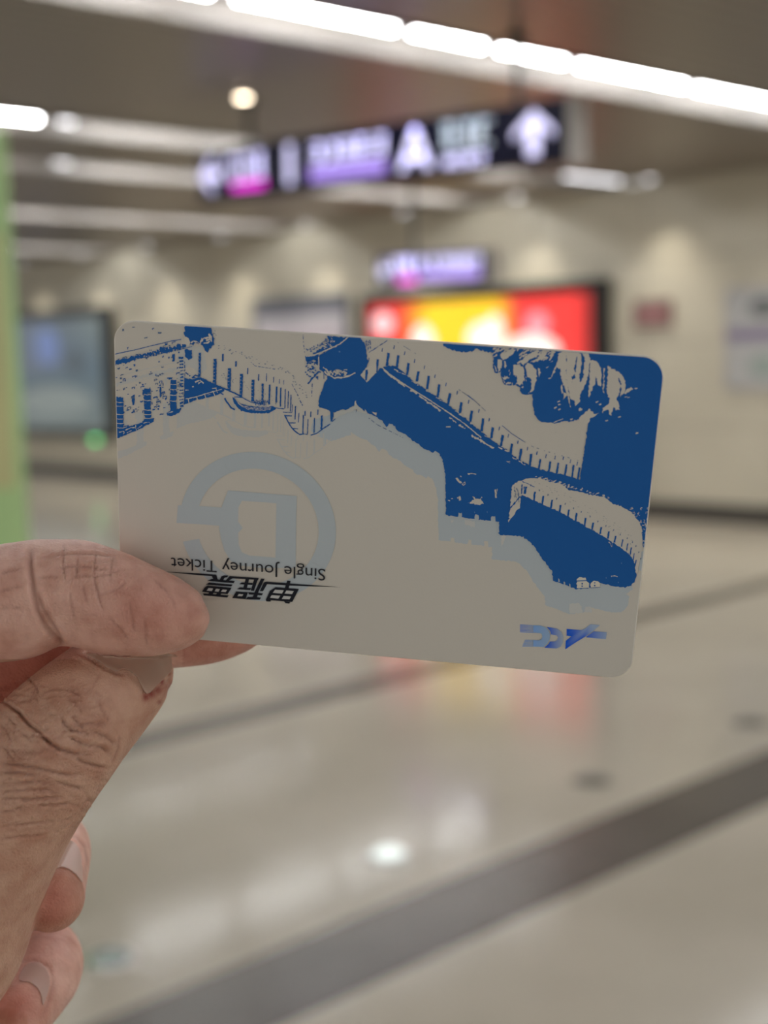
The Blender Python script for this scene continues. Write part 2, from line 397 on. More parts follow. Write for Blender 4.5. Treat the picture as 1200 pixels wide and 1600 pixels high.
class Print:
    def __init__(s): s.boxes = []; s.bm = bmesh.new(); s.lay = s.bm.loops.layers.float_color.new('Col')
    def poly(s, pts, z, col, jit=0., step=2.2, grad=None, px=True):
        # pieces of one layer that overlap are laid a few microns apart
        ax_ = [p_[0] for p_ in pts]; ay_ = [p_[1] for p_ in pts]; bb = (min(ax_) - 1, max(ax_) + 1, min(ay_) - 1, max(ay_) + 1)
        used = {q_[5] for q_ in s.boxes if q_[0] == (z, px) and q_[1] < bb[1] and q_[2] > bb[0] and q_[3] < bb[3] and q_[4] > bb[2]}
        slot = next((i_ for i_ in range(6) if i_ not in used), 5); s.boxes.append(((z, px), *bb, slot))
        q = []
        n = len(pts)
        if jit:
            for i in range(n):
                (x0, y0), (x1, y1) = pts[i], pts[(i + 1) % n]
                k = max(1, int(math.hypot(x1 - x0, y1 - y0) / step))
                for j in range(k):
                    f = j / k; q.append((x0 + (x1 - x0) * f + rnd.gauss(0, jit) * (j > 0 or .5), y0 + (y1 - y0) * f + rnd.gauss(0, jit)))
        else: q = list(pts)
        vs_ = []; last = None; cols = []; z = z + slot * 6
        for (u, v) in q:
            x, y = pc(u, v, z) if px else (u, v)
            x, y = inside(x, y)
            if last and abs(x - last[0]) + abs(y - last[1]) < .004: continue
            last = (x, y); vs_.append(s.bm.verts.new((x * .001, y * .001, z * 1e-6)))
            cols.append(grad(u, v) if grad else col)
        if len(vs_) < 3: return
        f = s.bm.faces.new(vs_)
        for l, cl in zip(f.loops, cols): l[s.lay] = (*cl, 1)
    def stroke(s, pts, wd, z, col, jit=0., taper=False, px=True, grad=None):
        """px = image pixels"""
        L, Rr = [], []; n = len(pts)
        for i, (x, y) in enumerate(pts):
            x0, y0 = pts[max(i - 1, 0)]; x1, y1 = pts[min(i + 1, n - 1)]
            dx, dy = x1 - x0, y1 - y0; d = math.hypot(dx, dy) or 1
            h = wd / 2 * ((1 - abs(2 * i / (n - 1) - 1) * .8) if taper else 1)
            L.append((x - dy / d * h, y + dx / d * h)); Rr.append((x + dy / d * h, y - dx / d * h))
        for i in range(n - 1): s.poly([L[i], L[i + 1], Rr[i + 1], Rr[i]], z, col, jit, px=px, grad=grad)
    def dash(s, pts, wd, z, col, on=5, off=3):
        for i in range(len(pts) - 1):
            (x0, y0), (x1, y1) = pts[i], pts[i + 1]; d = math.hypot(x1 - x0, y1 - y0); t = 0
            while t < d:
                e = min(d, t + on * rnd.uniform(.3, 1.5))
                s.stroke([(x0 + (x1 - x0) * t / d, y0 + (y1 - y0) * t / d), (x0 + (x1 - x0) * e / d, y0 + (y1 - y0) * e / d)], wd * rnd.uniform(.6, 1.2), z, col)
                t = e + off * rnd.uniform(.3, 1.6)
    def build(s, name, parent, m):
        s.bm.normal_update()
        bmesh.ops.triangulate(s.bm, faces=s.bm.faces, quad_method='BEAUTY', ngon_method='EAR_CLIP')
        s.bm.normal_update()
        for f in s.bm.faces:
            if f.normal.z < 0: f.normal_flip()
        me = bpy.data.meshes.new(name); s.bm.to_mesh(me); s.bm.free()
        return link(name, me, m, parent)
Z0 = 0  # face of the card, microns above it for each print layer
ZP, ZPK, ZE, ZB, ZK, ZB2, ZT, ZTK = 12, 50, 50, 102, 140, 178, 216, 254

M_card = mat('card_stock', PAPER, .5, spec=.2)
def card_tex(m):
    nt = m.node_tree; b = nt.nodes['Principled BSDF']; tc = nt.nodes.new('ShaderNodeTexCoord')
    n = nt.nodes.new('ShaderNodeTexNoise'); n.inputs['Scale'].default_value = 2500; bp = nt.nodes.new('ShaderNodeBump')
    bp.inputs['Strength'].default_value = .25; bp.inputs['Distance'].default_value = .00005
    nt.links.new(tc.outputs['Object'], n.inputs['Vector']); nt.links.new(n.outputs['Fac'], bp.inputs['Height']); nt.links.new(bp.outputs['Normal'], b.inputs['Normal'])
    return m
card_tex(M_card)
M_ink = card_tex(colattr(mat('printed_ink', PAPER, .5, spec=.2)))
bm = bmesh.new()
out = []
for cx, cy, a0 in ((CW - CR, CH - CR, 0), (CR, CH - CR, 90), (CR, CR, 180), (CW - CR, CR, 270)):
    for k in range(13):
        a = math.radians(a0 + k * 7.5); out.append(((cx + CR * math.cos(a)), (cy + CR * math.sin(a)), math.cos(a), math.sin(a)))
loops = []
for inset, z in ((.18, 0), (.0, -.18), (0, -CT + .15), (.15, -CT)):
    loops.append([bm.verts.new(((x - inset * c1) * .001, (y - inset * s1) * .001, z * .001)) for x, y, c1, s1 in out])
bm.faces.new(loops[0]); bm.faces.new(loops[-1][::-1])
for i in range(3):
    for j in range(len(out)):
        k = (j + 1) % len(out); bm.faces.new((loops[i][j], loops[i + 1][j], loops[i + 1][k], loops[i][k]))
card = done(bm, 'transit_ticket', M_card)
card.matrix_world = card_m
tag(card, 'white single-journey train ticket with blue wall drawing, held upside down in the fingers', 'card')

# ---- the blue mountain-wall print
A_low = [(995, 893), (992.5, 907), (986, 915), (977, 918), (964, 917), (945, 913), (932, 909), (923, 918), (901, 921), (878, 911.5), (864, 907), (862.7, 893), (847, 872.6), (834, 852), (824, 843), (818, 839), (803, 837), (780, 835), (780, 816), (774.5, 815), (774, 807), (768, 806), (767, 814), (748, 812), (748, 805), (743, 804), (742, 811), (722, 808.5), (721.5, 802), (716, 801.5), (715.5, 807.5), (697, 805), (696, 760), (695.5, 740), (693, 725), (690, 716), (686, 708), (680, 705), (677, 708), (670, 704), (662, 702), (655, 694), (647, 690), (640, 684), (632, 678), (625, 676), (620, 672), (617, 667), (613, 663), (608, 662), (604, 667), (601, 663), (598, 658), (592, 655), (585, 649), (573, 645), (566, 640), (560, 636), (556, 632), (548, 637), (540, 641), (535, 639), (527, 643), (521, 645), (520, 655), (517, 658), (516.5, 643), (514, 641), (507, 639), (500, 637), (497, 633)]
A_left = [(500, 617), (505, 604), (507, 597), (512, 592), (511, 588), (505, 582), (499, 577), (498, 556), (510, 549), (520, 544), (533, 536), (545, 526), (562, 526), (566, 532), (570, 538), (572, 547), (573, 558), (576, 566), (573, 574), (568, 580), (563, 586)]
UNDER = [(573, 597), (588, 582), (592, 577), (600, 573), (608, 571), (618, 572), (624, 576), (633, 584), (646.7, 596.5), (665, 608), (684, 621), (700, 632), (716, 645), (734.7, 660), (752, 674.7), (767, 686), (780, 696), (792, 703), (800, 710), (809, 718), (824, 725), (832, 729), (843, 733), (856, 737), (869, 739), (883, 742), (893, 745), (901, 748), (906, 749)]
EDGE = [(908.7, 730), (911, 719), (913, 703), (915, 690), (917.5, 670), (918.5, 660)]
ROCKS = [(908, 657), (902, 655), (894, 659), (877, 658.5), (867, 662), (860, 660.5), (846, 660), (839, 654), (835, 648), (832.6, 635), (832, 616), (821, 617), (815, 615), (812, 606), (807, 602), (795, 603), (788, 600), (785, 595), (782, 587), (783, 580), (778, 583), (773, 582), (770.5, 575), (771, 560), (768, 551), (757, 549), (751, 541)]
A = [(1050, 540), (1050, 600), (1014, 842), (1008, 858), (1003, 850)] + A_low + A_left + UNDER + EDGE + ROCKS + [(850, 530)]
K1 = [(794.7, 815), (797, 793), (799, 775), (800, 760), (805, 754), (813, 751), (822, 748), (832, 747), (845, 748), (860, 753), (877, 756), (890, 766), (905, 768), (920, 772), (935, 775), (945, 777), (957, 787), (970, 791), (980, 796), (988, 803), (995, 811), (1000, 818), (1003, 828), (1004, 840), (1004, 855), (1001, 872), (998, 884), (996, 895), (994, 896), (992.5, 884), (987.7, 871), (976.7, 860), (960.8, 850), (945, 839), (922.8, 826.7), (900.7, 814.6), (881.7, 803), (856.3, 791.8), (837.3, 783), (818, 774.4), (815, 773), (813, 780), (812, 795), (807, 797), (804, 804), (800, 808)]
TLsq = [(289, 500), (328.6, 505), (331, 518), (333, 527), (335, 539), (327, 544), (325, 551), (320, 547), (317, 540), (311, 538), (305, 533), (302, 540), (296, 537), (293, 529), (289, 526)]
band = [(177, 563), (192, 561), (207, 558), (209, 556), (222, 553), (236, 549.5), (250, 546), (250, 543), (262, 542), (271, 541), (278, 538), (291, 536), (292, 541), (280, 545), (268, 548), (258, 551), (240, 552), (226, 556), (214, 560), (200, 566), (188, 569), (177, 569)]
low = [(182, 674), (194, 668.6), (212, 663.6), (224, 659), (225, 655), (241, 653), (240, 659), (224, 667), (212, 673.6), (204, 676), (193, 681), (182, 686)]
Dp = [(288, 591), (302, 593), (311, 589), (320, 592), (333, 599), (342, 603), (352, 607), (350, 611), (342, 613), (334, 614), (307, 622), (288, 627)]
slab = [(288, 627), (307, 621.5), (334, 614.5), (346, 607), (350, 611), (340, 617), (321, 622.3), (307, 625), (294, 630), (287, 632.5)]
boat = [(363, 620), (366, 630), (371, 637), (377, 642), (386, 644.5), (396, 645.5), (407, 646), (418, 645.8), (425, 643), (430, 640.6), (431.5, 637), (427, 635), (417, 636), (400, 635.5), (388, 634), (377, 631), (370, 627), (367, 622)]
ticksL = [(310, 551, 313.5, 589), (333, 561, 338, 603), (355.4, 575, 360.6, 610), (374.6, 584, 379, 620.5), (392.6, 593, 397, 627.5), (408.4, 599.5, 411.4, 632), (419.6, 601, 422, 632), (430.5, 604, 433, 629), (437.3, 605.6, 439.2, 635.4), (444.6, 608, 446, 638), (449.5, 611, 450.8, 638), (453.4, 617, 454.8, 643), (460.4, 634.5, 462, 655.5), (465.8, 645, 467, 660), (472.6, 648.5, 474.2, 678), (480, 655, 481.3, 678), (490, 653, 491.7, 676.5), (501, 649, 503.6, 671)]
ticksS = [(347, 553, 349.6, 564.5), (367.6, 564.5, 370, 573), (386.3, 575, 388, 584.6), (403.5, 584.6, 405, 595), (416, 583.7, 417, 596), (427.2, 589, 428.2, 597.7), (436.2, 592.5, 437, 599.5), (443.2, 594, 444, 601), (476, 642, 477.5, 650), (485, 643, 486.5, 652), (496, 640, 497.5, 648)]
def wall_left_art(P, z, col, dx=0, dy=0, detail=True):
    r_ = random.Random(8)
    s = lambda pts: [(x + dx, y + dy) for x, y in pts]
    P.poly(s(TLsq), z, col, .8); P.poly(s(band), z, col, 1.0); P.poly(s(low), z, col, .5)
    P.poly(s(Dp), z, col, .5); P.poly(s(slab), z, col, .3)
    P.poly(s(boat), z, col, .4)
    for x0, y0, x1, y1, top in ((180.8, 620, 192.7, 674, 1), (225, 607, 235.5, 658, 1), (266, 593, 275.5, 646, 1)):
        P.poly(s([(x0, y0), (x1, y0 + 1), (x1 + .5, y1), (x0 + .5, y1)]), z, col, .5)
    P.poly(s([(223, 610), (235, 606), (235, 616), (223, 617)]), z, col, .8)
    P.poly(s([(260, 645), (272, 640), (283, 637.5), (281, 644), (272, 649), (261, 650)]), z, col, .6)
    P.poly(s([(269, 554), (272.8, 553), (272.8, 564), (269.2, 565)]), z, col, .4)
    P.poly(s([(205, 619), (210.5, 617.5), (210, 633), (207.5, 634), (206, 626)]), z, col, .5)
    P.poly(s([(249, 605), (252, 604), (251.5, 621), (249.8, 621)]), z, col, .3)
    P.poly(s([(289, 547), (299, 547), (300, 560), (294, 562), (289, 556)]), z, col, .8)
    for x0, y0, x1, y1 in ticksL: P.poly(s([(x0 + .6, y0), (x1 + .6, y0), (x1 - .3, y1), (x0 - .3, y1)]), z, col, .25 if x1 - x0 > 2.5 else .12)
    for x0, y0, x1, y1 in ticksS: P.poly(s([(x0, y0), (x1, y0), (x1 - .3, y1), (x0 - .3, y1)]), z, col, .15)
    for pts, wd in (([(177, 553.8), (211, 546.7), (231, 541.7), (255, 536), (269, 532.5), (287.6, 529.7)], 1.1), ([(205, 563), (235, 556.5), (270, 548.5), (300, 541.5)], .8),
                    ([(335, 602), (350, 607), (366, 614), (376, 619)], 2.2), ([(366, 620), (378, 621), (392, 628.5), (410, 631.5)], 1.2), ([(351, 622), (355, 629), (361, 637), (367, 640)], 2.6),
                    ([(335, 605), (342, 612), (349, 617)], 1.6), ([(428, 637), (443.8, 639), (446, 634)], 1), ([(442, 644), (456, 644.7), (457, 632)], 1), ([(444.6, 649.5), (456, 650)], 1.4),
                    ([(450.8, 660.8), (462, 660.8)], 1.4), ([(457.8, 669.5), (465.6, 670)], 1.2), ([(444.6, 648.5), (449, 657), (454, 666), (461, 674), (468, 679), (475, 678)], 1.7),
                    ([(475, 678), (480.5, 679)], 1), ([(485.5, 680), (494.5, 677.5), (503, 671), (516, 662.5)], 1.5), ([(516.8, 640), (518, 658.5)], 2.6), ([(519, 658.5), (525, 653), (529.5, 647.6)], 1.4),
                    ([(288.3, 590), (288.3, 632)], .8), ([(300, 591), (305, 586), (310, 588)], 2)):
        P.stroke(s(pts), wd, z, col, .15)
    if detail:
        for pts, wd in (([(456, 600), (465, 617), (469, 626.6), (474, 636)], 1.1), ([(473.5, 523), (474.5, 540), (476, 552)], .9), ([(488, 599.5), (486.6, 622)], 1), ([(392, 566), (399, 572), (430, 577)], .8),
                        ([(288.5, 565), (289, 590)], 1.2), ([(290, 582), (300, 590), (309, 591)], 2), ([(289, 596), (296, 604)], 1)):
            P.dash(s(pts), wd, z, col, 4, 2.5)
def pale_layer(P):
    dx, dy = -11.5, 39
    s = lambda pts: [(x + dx, y + dy) for x, y in pts]
    Am = [(985, 800), (1000, 882), (990, 889)] + A_low + [(497, 633), (500, 617), (560, 600), (700, 640), (860, 700)]
    P.poly(s(Am), ZP, PALE, .4)
    P.poly(s([(505, 642), (520, 640), (560, 630), (560, 640), (530, 650)]), ZP, PALE, .4)
    P.poly([(1000, 862), (1006, 862), (1003, 892), (998, 892)], ZP, PALE, .6)
    lp = tuple(p_ * .45 + q_ * .55 for p_, q_ in zip(PALE, PAPER))
    wall_left_art(P, ZP, lp, -11.5, 37, False)
    # unprinted flecks showing in the faded copy
    P.poly(s([(901, 905), (915, 903), (921, 908), (921, 919), (901, 919)]), ZPK, ink((121, 121, 112)), .5); P.poly(s([(926, 909), (936, 909), (936, 918), (925, 918)]), ZPK, ink((120, 120, 112)), .5)
    P.poly([(726, 812), (741, 814), (742, 824), (727, 820)], ZPK, ink((120, 120, 112)), .8); P.poly([(783, 836), (791, 837), (786, 850), (783, 853)], ZPK, ink((122, 121, 112)), .3)
    P.poly([(704, 813), (709, 813), (708, 817), (705, 817)], ZPK, ink((120, 120, 112)), .5)
    P.dash([(576, 653), (590, 664), (610, 674), (632, 685)], 1, ZB, SCUFF, 4, 3)
def blue_layer(P):
    P.poly(A, ZB, BLUE, .55)
    wall_left_art(P, ZB, BLUE)
    P.poly([(692, 538.7), (693, 530), (757, 530), (752, 548), (742, 545), (737, 548.5), (727, 550), (715, 549.5), (705, 546.7), (698, 543)], ZB, BLUE, .7)
    P.poly([(477, 556), (498, 552), (499, 566), (490, 562), (484, 566), (478, 563)], ZB, BLUE, .6)
    P.poly([(512, 525), (548, 527), (535, 539), (520, 545), (500, 552), (488, 553), (497, 547), (507, 541), (513, 535)], ZB, BLUE, 1.2)
    # tower shaft scribbles
    r_ = random.Random(2)
    for i in range(85):
        x = r_.uniform(478, 498); y = r_.uniform(560, 590) ; 
        if r_.random() < (590 - y) / 34 + .25: P.stroke([(x, y), (x + r_.uniform(-4, 4), y + r_.uniform(-3, 3))], r_.uniform(1.2, 2.6), ZB, BLUE, .2)
    P.stroke([(498, 580), (489, 590), (481, 600)], 2, ZB, BLUE, .4); P.stroke([(506, 583), (506, 592)], .9, ZB, BLUE)
    P.stroke([(494, 588), (497, 593)], 1.4, ZB, BLUE)
    for i in range(44):
        x = r_.uniform(476, 520); y = 553 - (x - 476) * .55 + r_.uniform(-5, 1.5); P.stroke([(x, y), (x + r_.uniform(-3, 4), y + r_.uniform(-2, 1))], r_.uniform(.6, 1.8), ZB, BLUE, .2)
    # ticks of the large wall: battlement gaps
    T = [(572, 577, 594.7), (589, 561, 582), (605.7, 551, 572), (621, 555, 576), (637, 567, 586), (652.5, 580, 596), (668.5, 587, 608), (685, 600, 621), (701.5, 614, 632), (719.5, 628, 646), (736, 641, 659), (753.5, 653, 674), (768.5, 667.5, 685), (784, 679, 697), (798.5, 692.7, 710), (812.8, 701, 720), (828.5, 709, 730), (843, 716.7, 733), (858.4, 720.7, 738), (871.2, 722.7, 740), (884, 725, 743), (894.7, 726, 747), (904, 730, 749)]
    for k, (x, y0, y1) in enumerate(T):
        h = 1.9 if k < 17 else 1.4
        P.poly([(x + 1.6 - h, y0), (x + 1.6 + h * .9, y0 + 1), (x - 1.2 + h, y1), (x - 1.2 - h, y1)], ZB, BLUE, .25)
    for (x, y) in [(560, 560), (576, 562), (597, 546.7), (615.5, 542.7), (632, 552), (647.5, 564), (663, 574), (679.5, 588), (696.5, 600.8), (714, 614), (732, 628), (748, 642), (764, 656), (780, 669.7), (794, 681), (809, 691), (824, 701), (838.7, 708), (853, 712.7), (867, 715), (880, 716), (891, 720.7), (901.7, 724.7)]:
        P.poly([(x + .2, y - 3), (x + 1.4, y - 2.6), (x + .3, y + 3), (x - 1, y + 2.5)], ZB, BLUE, .2)
    P.dash([(717, 608.7), (740, 624.7), (758.7, 642)], .8, ZB, SCUFF, 9, 2); P.stroke([(731, 618), (740, 625)], 1.2, ZB, BLUE); P.stroke([(784.7, 665), (800, 678), (818.7, 690)], .8, ZB, BLUE)
    P.dash([(818.7, 690), (832.7, 698), (850, 704), (905, 720)], .8, ZB, SCUFF, 3, 8); P.dash([(621, 534.7), (636, 544), (650, 553)], .7, ZB, SCUFF, 5, 6)
    P.stroke([(576.5, 550.7), (590, 542), (605, 532)], .8, ZB, BLUE, .2)
    for k in range(26): x, y = r_.uniform(570, 579), r_.uniform(531, 547); P.stroke([(x, y), (x + .5, y + r_.uniform(1, 4))], r_.uniform(.4, 1.2), ZB, BLUE)
    P.poly([(557, 633), (560, 634), (556, 645)], ZB, SCUFF)
    # masonry flecks on the left tower
    for k in range(230):
        x = r_.uniform(179, 288); y = r_.uniform(508, 672)
        top = 553.8 - (x - 177) * .218; bot = 680 - (x - 182) * .43
        if y > bot - 3: continue
        dens = .30 if y < top else (.95 if y > top + 40 or x > 255 else .7)
        if r_.random() > dens: continue
        wv, hv = r_.uniform(1.4, 6), r_.uniform(1.2, 3.4); cl = BLUE if r_.random() < .62 else SCUFF
        q = r_.random()
        if q < .4: P.poly([(x, y), (x + wv, y - wv * .2), (x + wv, y + hv - wv * .2), (x, y + hv)], ZB, cl, .5, 1.5)
        elif q < .75:
            P.stroke([(x, y + hv), (x, y), (x + wv, y - wv * .2)], 1.25, ZB, cl, .2)
            if q < .6: P.stroke([(x + wv, y - wv * .2), (x + wv, y + hv)], 1.2, ZB, cl, .2)
        else: P.stroke([(x, y), (x + wv * .6, y - .4)], 1.3, ZB, cl, .2)
    for y in range(560, 640, 5):
        P.stroke([(281 + r_.uniform(-2, 1), y), (286.5, y - 1)], r_.uniform(1, 2.6), ZB, BLUE, .4)
    for x in np.arange(181, 290, 4.2):   # drips under the string course
        y = 568 - (x - 177) * .235; P.stroke([(x, y - 1), (x, y + r_.uniform(0, 5))], r_.uniform(.8, 2.4), ZB, BLUE, .3)
    # bushes above the near wall, flecks along its walk
    for k in range(60):
        x = r_.uniform(336, 480); y = 540 + (x - 336) * .36 + r_.uniform(-5, 4)
        if x > 446: y += (x - 446) * .8
        P.stroke([(x, y), (x + r_.uniform(.5, 2.5), y + r_.uniform(-.5, 1.2))], r_.uniform(.4, 1.1), ZB, SCUFF)
    for k in range(40):
        x = r_.uniform(340, 440); y = 575 + (x - 340) * .5 + r_.uniform(0, 12); P.stroke([(x, y), (x + r_.uniform(0, 1.5), y + .8)], r_.uniform(.4, 1.2), ZB, SCUFF)
    for k in range(40):
        x = r_.uniform(396, 418); P.stroke([(x, r_.uniform(624, 634)), (x + r_.uniform(0, 3), r_.uniform(626, 634))], r_.uniform(.4, .9), ZB, BLUE)
    for k in range(90):
        x = r_.uniform(322, 338); y = r_.uniform(512, 548); P.stroke([(x, y), (x + r_.uniform(-2, 2), y + 1)], r_.uniform(.4, 1.4), ZB, BLUE if x < 333 else SCUFF) if r_.random() < (340 - x) / 18 else None
    for k in range(45):   # faint flecks on the open face of the big wall
        x = r_.uniform(600, 915); y = r_.uniform(560, 720)
        if y < 530 + (x - 600) * .5 or y > 560 + (x - 600) * .52: continue
        P.stroke([(x, y), (x + 1.2, y + .5)], .6, ZB, ink((98, 98, 92)))
def knock_layer(P):
    K = PAPER; r_ = random.Random(12)
    P.poly(K1, ZK, K, .55)
    # arcs and patches on the watch tower
    P.stroke([(478, 556.5), (490, 555), (500, 551.5), (512, 546), (522, 542), (532, 537), (541, 529), (544, 526)], 2.0, ZK, K, .3)
    P.stroke([(498, 557), (498.3, 580)], 1.4, ZK, K, .2); P.stroke([(507, 580), (513, 586), (524, 590.5), (536, 590), (548, 586), (555, 583)], 2.4, ZK, K, .5)
    for k in range(32):
        x = r_.uniform(510, 540); P.stroke([(x, r_.uniform(577, 588)), (x + r_.uniform(2, 6), r_.uniform(577, 587))], r_.uniform(.6, 1.6), ZK, K, .3)
    for k in range(34):
        x = r_.uniform(505, 522); y = 546 - (x - 505) * .5 + r_.uniform(-10, 0); P.stroke([(x, y), (x + r_.uniform(-2, 3), y + r_.uniform(-2, 2))], r_.uniform(.5, 1.8), ZK, K, .3)
    P.stroke([(529.5, 549), (531.5, 550)], 2, ZK, ink((60, 84, 106))); P.stroke([(505, 574), (512, 579)], 1.8, ZK, K, .4)
    P.poly([(554, 628), (556, 626), (557.5, 632), (556, 634), (554, 632)], ZK, K, .3)
    P.poly([(522, 645), (530, 641), (541, 640), (554, 634), (557, 632), (566, 640), (574, 645), (570, 647), (556, 639), (540, 646), (530, 651), (521, 656)], ZK, ink((116, 117, 108)), .6)
    P.poly([(570, 639), (573, 643), (571, 645)], ZK, K); P.poly([(581, 643), (589, 645), (588, 650), (583, 646)], ZK, K, .5)
    # white V left of the ridge
    P.poly([(563, 586), (568, 580), (573, 574), (588, 562), (588, 582), (573, 597)], ZK, K, .3)
    P.stroke([(573, 578), (572, 594)], 3.2, ZB2, BLUE, .3)
    # pale lines along the foot of the big wall
    P.stroke([(597, 574), (608, 584), (625, 596), (642, 607), (660, 618), (680, 631), (700, 644), (727, 663), (752, 684)], 1.7, ZK, K, .2)
    P.stroke([(600, 578), (612, 589), (622, 594)], 2.2, ZK, K, .5)
    for pts in ([(613, 589), (633, 604)], [(641, 609), (652, 615)], [(655, 618), (672, 631)], [(672, 630), (688, 642)], [(702, 652), (713, 660)], [(717, 663), (727, 670)], [(737, 680), (758, 693)]):
        P.stroke(pts, 2.5, ZK, K, .7)
    P.stroke([(750, 686), (760, 694), (772, 700)], 1.6, ZK, K, .2)
    for x, y in ((619, 578), (623, 581), (631, 584), (646, 597), (655, 602), (668, 611), (672, 613), (684, 622), (690, 626), (714, 643), (720, 648), (738, 662), (760, 682), (768, 699), (782, 700), (792, 704), (804, 716), (794, 722), (813, 721), (818, 725)):
        P.stroke([(x - 3, y - 1.2), (x + 3, y + 1.6)], r_.uniform(.9, 1.9), ZK, K, .5)
    P.stroke([(697, 667), (704, 666.6)], 1.6, ZK, K, .3)
    # rocks under the top edge, right
    for pts in (
        [(884, 535), (905, 548), (908, 552), (909, 568), (905, 590), (905, 597), (896, 601), (893, 597), (892, 594), (900, 590), (898, 584), (901, 572), (902, 558), (899, 553), (884, 550)],
        [(881, 545), (885, 547), (885, 590), (889, 618), (892, 637), (890, 632), (886, 618), (879, 597), (874, 575), (870, 574), (862, 589), (866, 576), (871, 565), (872, 553)],
        [(885, 548), (902, 549), (901, 560), (897, 575), (899, 583), (893, 590), (894, 597), (907, 597), (911, 590), (914, 560), (909, 551), (920, 553), (922, 562), (920, 580), (918, 592), (914, 603), (909, 610), (906, 620), (906, 628), (899, 635), (897, 626), (891, 622), (888, 610), (885, 590)],
        [(922, 563), (928, 562), (935, 568), (939, 575), (940, 590), (939, 604), (934, 601), (931, 588), (930, 598), (926, 607), (921, 620), (919, 622), (920, 608), (921, 590)],
        [(943, 575), (945, 575), (944, 600), (943.5, 614), (942, 612), (942.5, 590)],
        [(950, 571), (955, 577), (965, 580), (972, 585), (976, 594), (977, 603), (975, 615), (969, 620), (971, 608), (970, 596), (966, 590), (969, 604), (967, 617), (963, 624), (967, 632), (968, 640), (962, 641), (959, 634), (957, 641), (955, 650), (952, 648), (951, 640), (945, 641), (942, 645), (941, 638), (950, 632), (953, 622), (950, 620), (948, 612), (949, 598), (950, 585)],
        [(974, 615), (980, 609), (986, 604), (989, 607), (984, 611), (978, 616)],
        [(905, 652), (912, 647), (918, 641), (922, 638), (923, 643), (930, 646), (936, 645), (930, 650), (922, 653), (920, 660), (917, 662), (906, 660)],
        [(904, 638), (911, 639), (910, 642), (905, 643)],
        [(878, 600), (880, 613), (878, 615), (876.5, 604)], [(880, 613), (886, 615), (884, 619), (880, 626), (881, 618)]):
        P.poly(pts, ZK, K, .7)
    for (x, y) in ((933, 628), (938, 632), (873, 627), (874, 632), (868, 637), (874, 640), (982, 621), (978, 620), (994, 607), (948, 657), (968, 651), (995, 677), (996, 676), (859, 591), (893, 655)):
        P.stroke([(x - 2, y + .6), (x + 2, y - .6)], 1.8, ZK, K, .4)
    P.stroke([(865, 660.5), (872, 657), (880, 654.5)], 1.2, ZK, K, .3)
    # boulder details
    for pts in ([(777, 562), (781, 561), (784, 566), (782, 578), (779, 583), (777.5, 575)], [(787, 565), (790, 566), (790, 575), (788, 573)],
                [(802, 570), (812, 569), (818, 575), (820, 586), (817, 597), (812, 603), (808, 599), (808, 588), (803, 586), (802, 578)], [(822, 571), (824, 567), (831, 570), (838, 578), (839, 588), (836, 600), (834, 610), (828, 614), (824, 616), (831, 607), (829, 592), (824, 589), (822, 580)],
                [(841, 575), (844, 576), (845, 582), (842, 590), (841, 583)], [(784, 590), (792, 588), (795, 590), (787, 593)], [(790, 599), (799, 598), (799, 600), (791, 601)], [(814, 605), (818, 603), (817, 607)],
                [(782, 553), (790, 550), (800, 545), (806, 547), (800, 555), (792, 560), (786, 563), (783, 558)], [(812, 565), (820, 558), (832, 549), (842, 552), (838, 558), (826, 563), (818, 570)],
                [(772, 571), (777, 580), (774, 580)], [(850, 545), (856, 549), (848, 560), (840, 564), (828, 566), (838, 561)], [(862, 548), (868, 549), (862, 560), (857, 564), (860, 556)], [(760, 552), (765, 551), (766, 554), (761, 555)]):
        P.poly(pts, ZK, K, .7)
    for k in range(75):
        x = r_.uniform(766, 862); y0 = 544 + (x - 766) * .07; y = y0 + abs(r_.gauss(0, 9)) - 4; dx = r_.uniform(3, 10)
        P.stroke([(x, y), (x + dx * .5, y - dx * .45), (x + dx, y - dx * .6)], r_.uniform(.8, 2.6), ZK, K, .5)
    for k in range(30):
        x = r_.uniform(784, 822); y = r_.uniform(567, 598); P.stroke([(x, y), (x + r_.uniform(-2, 2), y + r_.uniform(2, 6))], r_.uniform(.5, 1.4), ZK, K, .3) if x > 798 or r_.random() < .35 else None
    # clear marks inside the big blue mountain
    for pts, wd in (([(713, 747), (717, 752), (721, 755)], 3), ([(722, 756), (724, 758.5), (727, 756), (726.5, 753), (724, 755)], 1.6), ([(719, 743.5), (721, 745)], 1.8), ([(731, 740.6), (738, 740), (744, 741)], 1.5), ([(774, 765), (774.6, 771), (775, 778)], 2.4), ([(777, 764), (775.5, 773)], .8),
                    ([(715, 779), (717.5, 776), (719, 782)], 3.4), ([(700, 782), (703, 782)], 1), ([(705, 779), (708, 779)], 1), ([(793, 722), (797, 721.5)], 1.4), ([(811, 721), (816, 722)], 1.5), ([(955, 900.8), (960, 899.3), (965, 901)], 1.4), ([(951, 847), (954, 850), (956, 854)], 1), ([(956, 849), (957.5, 854)], .7)):
        P.stroke(pts, wd, ZK, K, .35)
    P.poly([(730, 785), (737, 784), (741, 781), (738, 775), (743, 779), (750, 779), (753, 775), (752, 782), (756, 787), (750, 789), (742, 788)], ZK, K, .8)
    for x, y in ((741.5, 800.5), (761, 800), (966, 910), (947, 903), (971, 880)): P.stroke([(x, y - 1), (x + .4, y + 1)], 1, ZK, ink((58, 80, 100)))
    # little houses at the foot
    P.poly([(901, 905), (905, 902), (915, 903), (917, 908), (921, 911), (921, 919), (901, 919.5)], ZK, ink((132, 128, 112)), .5)
    P.poly([(923, 911), (928, 907.5), (934, 909), (938, 912), (938, 918), (923, 918.5)], ZK, ink((132, 128, 112)), .5)
